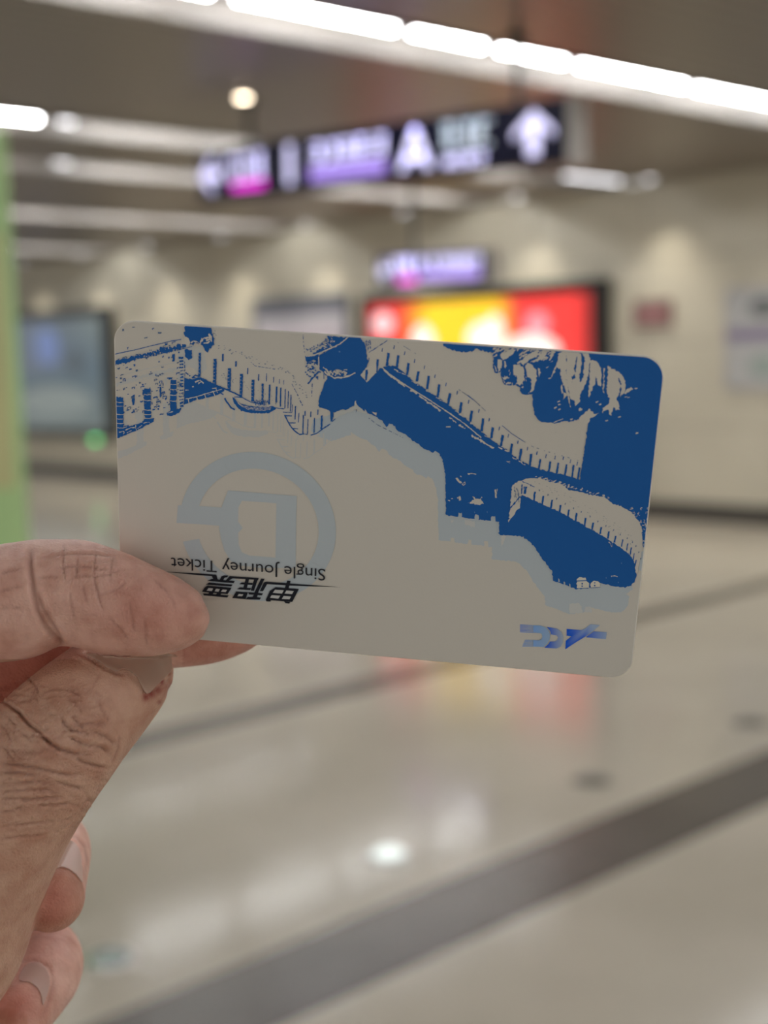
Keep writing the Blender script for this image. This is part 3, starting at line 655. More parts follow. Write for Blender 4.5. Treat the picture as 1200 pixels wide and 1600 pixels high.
    P.stroke([(900, 908), (917, 907)], 1.4, ZB2, BLUE); P.stroke([(909.5, 911), (910, 913)], 2, ZB2, BLUE); P.stroke([(909.3, 915), (909.8, 917)], 2, ZB2, BLUE); P.stroke([(900, 919.5), (920, 919)], .8, ZB2, BLUE); P.stroke([(929, 910), (929.6, 911.5)], 2, ZB2, BLUE); P.stroke([(929, 914), (929.4, 916)], 2, ZB2, BLUE); P.stroke([(923, 918.6), (938, 917.6)], .7, ZB2, BLUE)
    for x, y in ((873, 907), (882, 911), (890, 915)): P.poly([(x - 1, y - 3), (x + 1.3, y - 2), (x + 1.6, y + 2), (x - 1.2, y + 2)], ZK, ink((100, 106, 104)), .4)
    # joints across the dark columns
    for x0, x1, ys in ((180, 194, (628, 634, 647, 654, 661, 668)), (224.5, 236, (616, 625, 640, 647, 653)), (265.5, 276, (600, 608, 617, 626))):
        for y in ys: P.stroke([(x0, y), ((x0 + x1) / 2, y + 1), (x1, y + .6)], 1.0, ZK, K, .2)
    for x0, y0, x1, y1 in ticksL[:6]:
        for y in np.arange(y0 + 4, y1 - 3, 5.5): P.stroke([(x0 - .3, y), (x0 + (x1 - x0) * .55, y + .6)], .6, ZK, K, .15)
    P.stroke([(294, 623), (295.5, 630.5)], 1.4, ZK, K); P.stroke([(307, 619), (309, 627)], 1.4, ZK, K); P.stroke([(319.5, 615.5), (322, 623)], 1.4, ZK, K); P.stroke([(333, 612), (336, 619)], 1.4, ZK, K)
    P.stroke([(290, 623.5), (307, 620), (320, 615.6), (334, 611.5)], 1.3, ZK, K, .2)
    for x0, x1, y in ((289.5, 295, 609.5), (331.5, 338, 606.5), (300, 303, 604)): P.stroke([(x0, y), (x1, y)], 1.5, ZK, K, .3)
    for pts in ([(305, 597), (312, 594), (318, 600)], [(310, 599), (316, 596)], [(298, 536), (303, 533), (308, 534), (313, 540)], [(306, 541), (313, 537), (316, 528)], [(313, 535), (319, 528), (326, 527), (330, 533)], [(322, 532), (328, 530)], [(326, 522), (330, 528), (331, 534)], [(318, 537), (324, 536), (328, 533)]):
        P.stroke(pts, 2.1, ZK, K, .6)
    for k in range(3):  # planks of the crescent step
        o = k * 2.2; P.stroke([(368 + o, 624 + o), (374 + o, 632 + o * .8), (388, 636.3 + o * .8), (407, 637.8 + o * .8), (424 - o * .3, 636.5 + o * .8)], .6, ZK, K, .25)
    P.stroke([(353, 622), (359, 631), (364, 638)], .9, ZK, K, .3); P.stroke([(337, 606), (340, 614)], .9, ZK, K); P.stroke([(333, 612), (347, 608)], .9, ZK, K)
    for pts in ([(186, 675), (194, 674), (193, 679)], [(196, 672), (205, 668), (211, 668)], [(212, 664), (213, 673)], [(215, 670), (222, 664)], [(224, 661), (234, 659)], [(198, 676), (206, 673)], [(262, 645), (270, 643)]): P.stroke(pts, 1.2, ZK, K, .4)
    for k in range(12): x = 209 + k * 6.5 + r_.uniform(-2, 2); y = 563 - (x - 177) * .235; P.stroke([(x, y - 4), (x + r_.uniform(0, 3), y + 2)], r_.uniform(.6, 1.6), ZK, K, .4)
    P.poly([(280, 536), (284, 528), (290, 526), (295, 530), (297, 540), (291, 541), (290, 537), (283, 538)], ZK, K, .8)
    # crumbling right end
    for k in range(75):
        x = r_.uniform(981, 1014); y = r_.uniform(793, 862)
        if y < 791 + (1013 - x) * .0 or y > 820 + (x - 981) * 1.6 : continue
        a = r_.uniform(0, 6); rr = r_.uniform(1, 2.6)
        P.stroke([(x + rr * math.cos(a + t_), y + rr * math.sin(a + t_)) for t_ in (0, 1, 2, 3)], r_.uniform(.6, 1.4), ZK, K, .3)
    for k in range(55):
        x = r_.uniform(835, 950); y = 748 + (x - 845) * .29 + r_.uniform(-3, 1.5); P.stroke([(x, y), (x + r_.uniform(1, 4), y - r_.uniform(0, 2))], r_.uniform(.6, 1.8), ZK, K, .4)
    # ticks and flecks on the small wall
    T = [(821, 760, 772), (835, 768, 783), (848, 775, 788), (861.7, 781, 794), (875, 789, 801), (888, 796, 808), (900, 801.6, 814.5), (914, 809, 822), (926, 816.5, 827.5), (938.6, 823.6, 834.5), (950.6, 830, 841.6), (961, 837, 848), (972, 842.7, 854), (980, 849, 860), (985.4, 855, 867), (990, 864.6, 875), (993, 874.6, 884)]
    for i, (x, y0, y1) in enumerate(T):
        h = 1.4 if i < 12 else .9
        P.poly([(x + 1 - h, y0), (x + 1 + h, y0), (x - .8 + h, y1), (x - .8 - h, y1)], ZB2, BLUE, .25)
        P.stroke([(x + 8.5, y0 - 3), (x + 7.8, y0 - .5)], 1.3, ZB2, SCUFF)
    P.stroke([(816, 752), (827, 757), (835, 761)], 1, ZB2, BLUE, .3); P.stroke([(797, 794), (805, 785), (813, 775)], 1.8, ZB2, BLUE, .4); P.stroke([(809, 765), (811, 785)], .8, ZB2, SCUFF)
    P.stroke([(816, 757), (815, 772)], 1.6, ZB2, BLUE, .4); P.stroke([(819, 760), (819, 772)], 1.4, ZB2, BLUE, .3)
    for k in range(16): x, y = r_.uniform(803, 811), r_.uniform(760, 777); P.stroke([(x, y), (x + .6, y + 3)], .7, ZB2, SCUFF)
    for k in range(60):
        f = r_.random(); x = 830 + f * 165; y = 760 + f * 55 + f * f * 40 + r_.uniform(-12, 4); P.stroke([(x, y), (x + r_.uniform(.6, 2.4), y + r_.uniform(0, 1))], r_.uniform(.4, .9), ZB2, ink((92, 94, 90)))
def title_layer(P):
    K = PAPER; s = lambda pts: [(310 + x / 7.06, 885 + y / 7.06) for x, y in pts]
    for pts in ([(-353, 59), (0, 77), (190, 90), (200, 100), (215, 150), (165, 142), (148, 108), (0, 97), (-353, 62)], [(232, 152), (255, 108), (285, 99), (328, 101), (320, 119), (287, 127), (272, 158)],
                [(345, 106), (665, 128), (660, 150), (378, 133), (325, 162), (298, 158)], [(95, 160), (150, 137), (402, 162), (388, 186)], [(82, 202), (118, 178), (378, 200), (362, 222)],
                [(100, 212), (367, 235), (322, 306), (38, 280), (68, 235)], [(48, 298), (332, 320), (318, 344), (62, 320)], [(120, 280), (170, 285), (150, 322), (105, 318)], [(205, 288), (255, 293), (240, 328), (190, 324)],
                [(690, 134), (730, 137), (652, 302), (612, 300)], [(618, 130), (662, 130), (612, 270), (578, 268)], [(745, 168), (760, 192), (712, 275), (677, 272), (722, 178)],
                [(522, 135), (560, 138), (530, 255), (492, 250)], [(448, 196), (480, 177), (602, 184), (594, 206)], [(425, 252), (458, 230), (580, 240), (570, 263)],
                [(415, 278), (548, 285), (520, 362), (372, 350)], [(548, 284), (712, 297), (700, 320), (556, 310)], [(618, 300), (662, 303), (640, 350), (590, 350)], [(545, 335), (692, 343), (676, 368), (518, 364)],
                [(745, 168), (960, 184), (1200, 203), (1568, 230), (1200, 219), (960, 210), (740, 194)], [(980, 157), (1017, 161), (992, 250), (950, 250)],
                [(850, 229), (1108, 250), (1036, 392), (742, 370), (788, 270)], [(742, 368), (802, 372), (795, 389), (750, 386)], [(945, 385), (1012, 392), (1002, 411), (958, 405)]):
        P.poly(s(pts), ZT, BLACK)
    for pts in ([(112, 238), (162, 243), (148, 273), (90, 268)], [(195, 247), (236, 251), (222, 280), (178, 276)], [(268, 254), (317, 259), (300, 283), (248, 279)],
                [(446, 303), (496, 308), (482, 330), (430, 328)], [(846, 257), (942, 263), (922, 300), (820, 291)], [(972, 265), (1052, 273), (1032, 306), (950, 299)],
                [(808, 317), (902, 323), (882, 356), (790, 346)], [(940, 326), (1022, 332), (1006, 363), (920, 358)]):
        P.poly(s(pts), ZTK, ink((120, 120, 112)))
def emblem_layer(P):
    z = ZE; col = PALE; s = lambda pts: [(250 + x / 4, 690 + y / 4) for x, y in pts]
    cx, cy = pc(402.3, 824.5); ro = 12.95; ri = ro - 2.83
    n = 120
    def ang(u, v): x, y = pc(u, v); return math.degrees(math.atan2(y - cy, x - cx)) % 360
    g0, g1 = ang(*s([(103, 506)])[0]), ang(*s([(130, 628)])[0])       # the opening of the ring
    if g1 < g0: g0, g1 = g1, g0
    a = g1
    while a < g0 + 360 - .01:
        b = min(a + 3, g0 + 360); ra, rb = math.radians(a), math.radians(b)
        P.poly([(cx + r * math.cos(t_), cy + r * math.sin(t_)) for r, t_ in ((ro, ra), (ro, rb), (ri, rb), (ri, ra))], z, col, px=False); a = b
    P.poly(s([(112, 398), (240, 402), (392, 412), (372, 526), (240, 516), (103, 508)]), z + 8, col)
    outer = [(425, 305), (855, 340), (850, 560), (848, 790), (640, 790), (500, 775), (440, 745), (402, 680), (382, 610), (368, 540), (378, 470), (388, 400)]
    P.poly(s(outer), z + 16, col)
    P.poly(s([(512, 370), (727, 385), (722, 725), (560, 712), (512, 692), (492, 645), (488, 572), (517, 540), (488, 500), (490, 410)]), z + 32, PAPER)
def logo_layer(P):
    s = lambda pts: [(800 + x / 7.5, 960 + y / 7.5) for x, y in pts]
    B_, G_, M_ = ink((10, 52, 120)), ink((96, 108, 118)), ink((52, 86, 124))
    mix = lambda a, b, t: tuple(x + (y - x) * min(max(t, 0), 1) for x, y in zip(a, b))
    gx = lambda x0, x1, a=B_, b=G_: (lambda u, v: mix(a, b, ((u - 800) * 7.5 - x0) / (x1 - x0)))
    gd = lambda u, v: mix(B_, G_, (((u - 800) * 7.5 - 780) * .7 - ((v - 960) * 7.5 - 240) * .9) / 160)
    for k in range(6):
        y = 124 + k * 16; P.stroke(s([(94, y), (250, y + 8), (350, y + 14)]), 1.0, ZB, None, grad=gx(60, 340, ink((30, 70, 128)), G_))
        y = 302 + k * 14; P.stroke(s([(150 - k * 6, y), (260, y + 3), (360, y + 5)]), .95, ZB, None, grad=gx(60, 340, ink((60, 92, 130)), G_))
    P.poly(s([(250, 128), (330, 130), (390, 150), (430, 190), (448, 240), (442, 290), (415, 340), (370, 384), (250, 374), (250, 304), (320, 304), (345, 292), (356, 260), (348, 230), (325, 214), (250, 206)]), ZB, None, grad=gx(200, 440, ink((70, 98, 128)), ink((92, 108, 120))))
    P.poly(s([(408, 148), (470, 156), (530, 168), (580, 205), (604, 260), (598, 330), (570, 380), (520, 400), (380, 390), (425, 350), (446, 318), (500, 318), (530, 300), (540, 270), (520, 245), (458, 235), (448, 195)]), ZB, None, grad=gx(420, 600, B_, ink((102, 110, 112))))
    P.poly(s([(640, 170), (815, 185), (850, 170), (920, 115), (1030, 125), (960, 188), (860, 260), (740, 332), (625, 410), (630, 310), (695, 258), (640, 250)]), ZB, None, 0.01, 2.5, grad=gd)
    P.poly(s([(960, 198), (1110, 210), (1102, 290), (1000, 282), (865, 268)]), ZB, None, grad=gx(860, 1130))
for nm, fns in (('faded_wall_print', (pale_layer,)), ('wall_print', (blue_layer, knock_layer)), ('title_print', (title_layer,)), ('emblem_print', (emblem_layer,)), ('logo_print', (logo_layer,))):
    P = Print()
    for fn in fns: fn(P)
    P.build(nm, card, M_ink)
# English line, turned upside down like the rest
cu = bpy.data.curves.new('words', 'FONT'); cu.body = 'Single Journey Ticket'; cu.size = 1; cu.resolution_u = 4
to = bpy.data.objects.new('words', cu); C.objects.link(to); bpy.context.view_layer.update()
me = bpy.data.meshes.new_from_object(to.evaluated_get(bpy.context.evaluated_depsgraph_get())); bpy.data.objects.remove(to)
co = np.empty(len(me.vertices) * 3); me.vertices.foreach_get('co', co); co = co.reshape(-1, 3)
x0, x1 = co[:, 0].min(), co[:, 0].max(); capH = .73
sx, sy = pc(508.5, 888.5), pc(267.5, 870.5)         # baseline right end and left end
d = (np.array(sy) - np.array(sx)); Lw = np.linalg.norm(d); d /= Lw; up = np.array([d[1], -d[0]])
tb = np.array(pc(508, 907.8)) - np.array(sx)
if up @ tb < 0: up = -up
hcap = abs(up @ tb)
q = np.array(sx)[None] + (co[:, :1] - x0) / (x1 - x0) * Lw * d[None] + co[:, 1:2] / capH * hcap * up[None]
me.vertices.foreach_set('co', np.column_stack([q * .001, np.full(len(q), ZT * 1e-6)]).ravel())
link('caption_print', me, mat('black_ink', BLACK, .5), card)
card.data.update()

# ------------------------------------------------------------------ the hand
def p3(u, v, mm): return R @ np.array([(u - 600) / F * mm, (v - 800) / F * mm, mm]) * .001 + EYE
chains = [   # (u, v, half width in pixels, depth in mm, thickness ratio along the view)
    # index finger lying across the front of the card
    [(-620, 1060, 118, 250, .9), (-430, 985, 112, 244, .9), (-200, 945, 100, 235, .92), (-60, 943, 95, 230.5, .95), (0, 943, 92, 229.5, .95), (30, 938, 92, 229.2, .96), (60, 930, 88, 229, .97), (90, 926, 84, 229, .98), (120, 927, 84, 229, .98), (150, 934.5, 82, 229, .98), (180, 943, 80, 229.1, .98), (210, 951, 75, 229.3, 1), (240, 957.5, 69, 229.6, 1), (265, 961, 62, 229.9, 1.05), (285, 963.5, 53.5, 230.2, 1.1), (302, 965, 44, 230.5, 1.2), (314, 966, 33, 230.7, 1.4), (322, 966, 19, 230.8, 1.8), (326, 966, 5, 230.9, 2)],
    # thumb, its back towards the camera
    [(-420, 1640, 200, 262, .9), (-240, 1560, 178, 246, .9), (-120, 1475, 152, 237, .92), (-60, 1375, 130, 234, .95), (-15, 1295, 120, 232, .97), (25, 1235, 113, 231, .98), (62, 1188, 107, 230.5, 1), (95, 1150, 102, 231, 1), (125, 1118, 96, 232.2, .97), (152, 1092, 90.5, 234, .92), (178, 1068, 84, 236, .88), (200, 1049, 77, 238, .86), (217, 1036, 69, 239.6, .85), (232, 1027, 58, 240.8, .9), (243, 1020, 44, 241.7, 1), (252, 1015, 26, 242.3, 1.2), (256, 1012, 8, 242.6, 1.4)],
    # middle finger behind the card
    [(-640, 1120, 125, 268, .9), (-300, 1030, 120, 258, .9), (-80, 1010, 150, 251, .75), (0, 992, 126, 250.5, .75), (100, 972, 98, 250.5, .8), (200, 966, 86, 250.5, .84), (280, 964, 79, 250.2, .86), (330, 965, 73, 250, .88), (365, 968, 62, 249.8, .9), (392, 972, 47, 249.6, 1), (410, 975, 30, 249.5, 1.2), (418, 976, 10, 249.5, 1.4)],
    # ring finger curled towards the camera
    [(-560, 1330, 120, 285, .9), (-250, 1290, 100, 284, .9), (-60, 1290, 80, 281, .9), (40, 1305, 66, 274, .9), (78, 1322, 60, 265, 1), (84, 1345, 56, 257, 1), (82, 1370, 54, 250, 1), (80, 1392, 53, 245, 1), (79, 1405, 52, 241.5, 1), (78, 1412, 42, 238.6, 1), (77, 1415, 24, 237, 1), (77, 1416, 6, 236.4, 1)],
    # little finger curled under it
    [(-560, 1480, 110, 287, .9), (-250, 1460, 95, 286, .9), (-60, 1455, 75, 284, .9), (30, 1478, 62, 278, .9), (66, 1496, 60, 270, 1), (70, 1520, 57, 262, 1), (55, 1548, 54, 256, 1), (38, 1572, 52, 251, 1), (28, 1590, 50, 247, 1), (22, 1600, 40, 244, 1), (20, 1604, 22, 242.5, 1), (19, 1606, 6, 242, 1)],
    # palm and wrist, outside the frame
    [(-380, 1760, 150, 268, .8), (-520, 1500, 330, 275, .42), (-640, 1300, 400, 280, .34), (-720, 1180, 330, 280, .38), (-760, 1060, 160, 275, .6)],
    [(-480, 1350, 260, 272, .5), (-600, 1650, 300, 270, .5), (-700, 1950, 270, 260, .55), (-760, 2250, 250, 250, .75), (-800, 2500, 280, 240, .85), (-820, 2560, 80, 238, .9)],
]
def sweep(bm, st, n=40, sub=6):
    P_ = [np.array([(u - 600) / F * d, (v - 800) / F * d, d]) for u, v, h, d, k in st]
    Rr = [h * d / F for u, v, h, d, k in st]; K = [k for *_, k in st]
    pts, rr, kk = [], [], []
    m = len(st)
    def cr(a, b, c_, d_, t): return .5 * ((2 * b) + (-a + c_) * t + (2 * a - 5 * b + 4 * c_ - d_) * t * t + (-a + 3 * b - 3 * c_ + d_) * t ** 3)
    for i in range(m - 1):
        for j in range(sub):
            t = j / sub; ids = [max(i - 1, 0), i, i + 1, min(i + 2, m - 1)]
            pts.append(cr(*[P_[q_] for q_ in ids], t)); rr.append(max(.2, cr(*[Rr[q_] for q_ in ids], t))); kk.append(cr(*[K[q_] for q_ in ids], t))
    pts.append(P_[-1]); rr.append(Rr[-1]); kk.append(K[-1])
    prev = None; rings = []
    for i, p in enumerate(pts):
        tg = nrm(pts[min(i + 1, len(pts) - 1)] - pts[max(i - 1, 0)])
        view = nrm(p)
        side = np.cross(tg, view)
        if np.linalg.norm(side) < .35 and prev is not None: side = prev
        side = nrm(side - tg * (side @ tg))
        if prev is not None and side @ prev < 0: side = -side
        if prev is not None: side = nrm(side * .5 + prev * .5); side = nrm(side - tg * (side @ tg))
        prev = side; dep = nrm(np.cross(side, tg))
        ring = []
        for a in np.linspace(0, 2 * math.pi, n, endpoint=False):
            q_ = p + side * math.cos(a) * rr[i] + dep * math.sin(a) * rr[i] * kk[i]
            ring.append(bm.verts.new(EYE + R @ q_ * .001))
        rings.append(ring)
    for a, b in zip(rings, rings[1:]):
        for j in range(n): bm.faces.new((a[j], a[(j + 1) % n], b[(j + 1) % n], b[j]))
    bm.faces.new(rings[0][::-1]); bm.faces.new(rings[-1])
bm = bmesh.new()
for st in chains: sweep(bm, st)
bmesh.ops.recalc_face_normals(bm, faces=bm.faces)
me = bpy.data.meshes.new('raw'); bm.to_mesh(me); bm.free()
tmp = bpy.data.objects.new('raw', me); C.objects.link(tmp)
md = tmp.modifiers.new('r', 'REMESH'); md.mode = 'VOXEL'; md.voxel_size = .00040; md.use_smooth_shade = True
md = tmp.modifiers.new('s', 'SMOOTH'); md.factor = .5; md.iterations = 7
bpy.context.view_layer.update()
hme = bpy.data.meshes.new_from_object(tmp.evaluated_get(bpy.context.evaluated_depsgraph_get())); bpy.data.objects.remove(tmp)
hme.name = 'hand'
N = len(hme.vertices); co = np.empty(N * 3); hme.vertices.foreach_get('co', co); co = co.reshape(-1, 3)
nr = np.empty(N * 3); hme.vertices.foreach_get('normal', nr); nr = nr.reshape(-1, 3)
cc = (co - EYE) @ R            # camera axes
uu = 600 + F * cc[:, 0] / cc[:, 2]; vv = 800 + F * cc[:, 1] / cc[:, 2]; dd = cc[:, 2] * 1000
nc = nr @ R; facing = np.clip(-(nc * (cc / np.linalg.norm(cc, axis=1)[:, None])).sum(1), 0, 1)
disp = np.zeros(N); red = np.zeros(N)
IDX = dd < 233; 
def crease(pts, depth, wd, mask=None, red_shade=.5, lip=.35):
    pts = np.array(pts, float)
    sel = np.where((uu > pts[:, 0].min() - 4 * wd) & (uu < pts[:, 0].max() + 4 * wd) & (vv > pts[:, 1].min() - 4 * wd) & (vv < pts[:, 1].max() + 4 * wd) & (facing > .05) & (mask if mask is not None else True))[0]
    if not len(sel): return
    x, y = uu[sel], vv[sel]; best = np.full(len(sel), 1e9); tt = np.zeros(len(sel)); n = len(pts) - 1
    for i in range(n):
        a, b = pts[i], pts[i + 1]; ab = b - a; t = np.clip(((x - a[0]) * ab[0] + (y - a[1]) * ab[1]) / max(ab @ ab, 1e-6), 0, 1)
        ds = np.hypot(x - a[0] - t * ab[0], y - a[1] - t * ab[1]); k = ds < best; best[k] = ds[k]; tt[k] = (i + t[k]) / n
    fade = np.clip(np.minimum(tt, 1 - tt) * 6 + .25, 0, 1)
    g = np.exp(-(best / wd) ** 2) * fade; l = np.exp(-((best - 2.1 * wd) / (1.2 * wd)) ** 2) * fade
    disp[sel] += -depth * g + depth * lip * l; red[sel] = np.maximum(red[sel], red_shade * g)
front = dd < 227                          # towards the camera
low_ = vv > 1000
IM = (front) & (vv < 1030)
TM = (vv > 1010) & (dd < 243) & ~((vv < 1034) & (dd < 226))
# index finger
crease([(49, 858), (47, 883), (52.5, 925), (59.5, 956), (73.5, 981), (93, 1003), (100, 1012)], .62, 4.6, IM, .7)
crease([(57, 925), (68, 953), (83, 976), (98, 1000)], .5, 3.5, IM, .6)
for pts, dp in (([(100, 848), (98, 883), (102, 906)], .16), ([(122, 870), (119, 890), (121, 906)], .14), ([(150, 860), (147, 885), (148, 905), (154, 932), (161, 955)], .2), ([(178, 868), (173, 890), (171, 908)], .12),
                ([(203, 940), (206, 965), (210, 986)], .13), ([(226, 965), (228, 988), (229, 1010)], .12), ([(80, 869), (115, 865), (150, 866), (178, 870)], .12), ([(86, 888), (112, 884), (140, 885), (170, 892)], .14),
                ([(108, 905), (130, 899), (150, 901), (190, 890)], .13), ([(154, 932), (168, 926), (184, 921), (197, 908)], .13), ([(0, 896), (18, 892), (36, 888)], .14), ([(0, 925), (16, 920), (32, 917)], .14), ([(0, 950), (18, 948), (38, 952)], .1),
                ([(60, 905), (75, 901), (92, 902)], .1), ([(110, 925), (112, 950), (118, 970)], .1), ([(130, 915), (134, 940)], .1), ([(170, 965), (190, 985), (200, 1000)], .09), ([(240, 905), (262, 925), (275, 950)], .07)):
    crease(pts, dp * 1.7, 1.9, IM, .5)
# thumb knuckle
for pts, dp, wd in (([(14, 1104), (28, 1112), (42, 1130), (60, 1143), (76, 1160), (92, 1170), (112, 1177), (138, 1180)], .5, 3.2), ([(0, 1095), (12, 1100), (28, 1112)], .2, 2.2), ([(50, 1147), (64, 1152), (78, 1160)], .3, 2.4),
                    ([(94, 1118), (102, 1134), (114, 1142), (130, 1144), (142, 1148)], .35, 2.4), ([(112, 1118), (122, 1130), (132, 1140)], .3, 2.2), ([(125, 1133), (140, 1130), (165, 1131)], .22, 2), ([(92, 1148), (106, 1141), (122, 1141)], .25, 2),
                    ([(108, 1150), (124, 1160), (142, 1166), (160, 1168), (172, 1178)], .38, 2.6), ([(140, 1141), (156, 1147), (172, 1155), (180, 1164)], .3, 2.4), ([(115, 1182), (132, 1192), (150, 1197), (166, 1200)], .35, 2.6),
                    ([(0, 1192), (24, 1195), (50, 1198), (80, 1206), (104, 1211), (124, 1212)], .3, 2.6), ([(0, 1208), (20, 1207), (36, 1208), (60, 1212)], .28, 2.4), ([(86, 1222), (108, 1228), (130, 1233)], .28, 2.4), ([(0, 1227), (30, 1225), (55, 1220), (80, 1226)], .24, 2.4),
                    ([(0, 1238), (30, 1236), (70, 1234), (90, 1240)], .22, 2.3), ([(28, 1251), (60, 1249), (95, 1246)], .3, 2.4), ([(0, 1252), (20, 1247), (40, 1250)], .2, 2), ([(60, 1258), (85, 1258), (110, 1256)], .2, 2.2), ([(0, 1270), (20, 1266), (36, 1262)], .24, 2.2),
                    ([(20, 1290), (50, 1287), (80, 1284)], .18, 2.2), ([(0, 1312), (30, 1308), (70, 1305)], .14, 2.2), ([(8, 1170), (14, 1180), (24, 1190)], .18, 1.8), ([(0, 1168), (24, 1174), (50, 1176), (74, 1174)], .16, 2), ([(26, 1140), (40, 1150), (50, 1160)], .14, 1.8),
                    ([(42, 1056), (58, 1075), (60, 1090)], .14, 1.8), ([(60, 1090), (44, 1094), (28, 1098)], .14, 1.8), ([(72, 1080), (90, 1076), (110, 1079), (128, 1090)], .14, 1.9), ([(100, 1085), (116, 1098), (128, 1112)], .12, 1.8), ([(60, 1100), (52, 1080), (62, 1066)], .12, 1.8),
                    ([(150, 1090), (160, 1110), (172, 1130)], .08, 1.8), ([(176, 1190), (184, 1172), (186, 1150)], .1, 2), ([(0, 1130), (12, 1145), (18, 1160)], .14, 1.8), ([(12, 1120), (24, 1134), (20, 1150)], .1, 1.8)):
    crease(pts, dp * 1.6, wd, TM, .6)
rr_ = random.Random(77)
for k in range(280):
    x = rr_.uniform(-10, 150); y = rr_.uniform(1070, 1300); an = rr_.gauss(.1, .45); L_ = rr_.uniform(8, 34)
    crease([(x, y), (x + L_ / 2 * math.cos(an), y + L_ / 2 * math.sin(an) + rr_.uniform(-2, 2)), (x + L_ * math.cos(an), y + L_ * math.sin(an))], rr_.uniform(.05, .17), rr_.uniform(1.3, 2.4), TM, .22)
for k in range(110):
    x = rr_.uniform(0, 240); y = rr_.uniform(860, 1000); an = rr_.choice((1.45, .1)) + rr_.gauss(0, .2); L_ = rr_.uniform(8, 30)
    crease([(x, y), (x + L_ * math.cos(an), y + L_ * math.sin(an))], rr_.uniform(.03, .09), 1.6, IM, .12)
# folds round the thumbnail and torn cuticle
crease([(120, 1020), (135, 1026), (150, 1036), (165, 1045), (182, 1053), (196, 1056)], .22, 2.6, TM, .6, .9)
crease([(196, 1046), (210, 1062), (224, 1083), (228, 1089)], .15, 2.4, TM, .3, .8)
crease([(228, 1089), (246, 1078), (262, 1064), (276, 1048), (284, 1034)], .14, 2.6, TM, .5, .6)
# curled fingers
CM = (dd > 234) & (vv > 1260)
crease([(98, 1300), (120, 1308), (134, 1325), (136, 1345), (133, 1365)], .18, 2.6, CM, .5)
crease([(74, 1354), (100, 1359), (118, 1371), (130, 1388)], .08, 2.4, CM, .1, .2)
crease([(28, 1503), (55, 1500), (78, 1512), (84, 1535), (78, 1560), (66, 1590)], .15, 2.4, CM, .4)
co2 = co + nr * (disp * .001)[:, None]
hme.vertices.foreach_set('co', co2.ravel())
# skin colour: redder pads, folds reddened and darkened as shade, scratches by the thumbnail
sk = np.array(lin((236, 192, 176))); skr = np.array(lin((196, 122, 104))); dark = np.array(lin((140, 80, 66)))
tone = np.zeros(N)
tone += .55 * np.exp(-(((uu - 230) / 90) ** 2 + ((vv - 960) / 60) ** 2)) * (dd < 233)
tone += .8 * np.exp(-(((uu - 80) / 60) ** 2 + ((vv - 1415) / 60) ** 2)) * (dd > 234) + .8 * np.exp(-(((uu - 30) / 50) ** 2 + ((vv - 1575) / 40) ** 2)) * (dd > 236)
tone += .9 * ((uu < 110) & (vv > 1000) & (vv < 1120) & (dd > 236)) + .5 * ((uu > 285) & (vv > 995) & (dd > 236))
tan = np.array(lin((206, 164, 138))); isth = ((vv > 1030) & (dd < 243) & (facing > 0)).astype(float)
base = sk[None] * (1 - .75 * isth[:, None]) + tan[None] * .75 * isth[:, None]
tone = np.clip(tone, 0, 1)[:, None]
col = base * (1 - tone) + skr[None] * tone
rd = np.clip(red, 0, 1)[:, None] * .6; col = col * (1 - rd) + dark[None] * rd
blood = np.zeros(N)
for x, y, r_, k_ in ((270, 1069, 4.5, .95), (262, 1074, 5, .5), (253, 1066, 3.6, .8), (247, 1078, 6, .6), (236, 1084, 6, .7), (228, 1089, 5, .7), (265, 1053, 2.4, .7), (274, 1051, 2.4, .7), (249, 1097, 2.6, .6), (258, 1078, 8, .35)):
    blood = np.maximum(blood, min(1, k_ * 1.25) * np.exp(-((uu - x) ** 2 + (vv - y) ** 2) / (1.3 * r_) ** 2) * TM)
col = col * (1 - blood[:, None]) + np.array(lin((140, 16, 14)))[None] * blood[:, None]
at_ = hme.color_attributes.new('Col', 'FLOAT_COLOR', 'POINT'); at_.data.foreach_set('color', np.column_stack([col, np.ones(N)]).ravel())

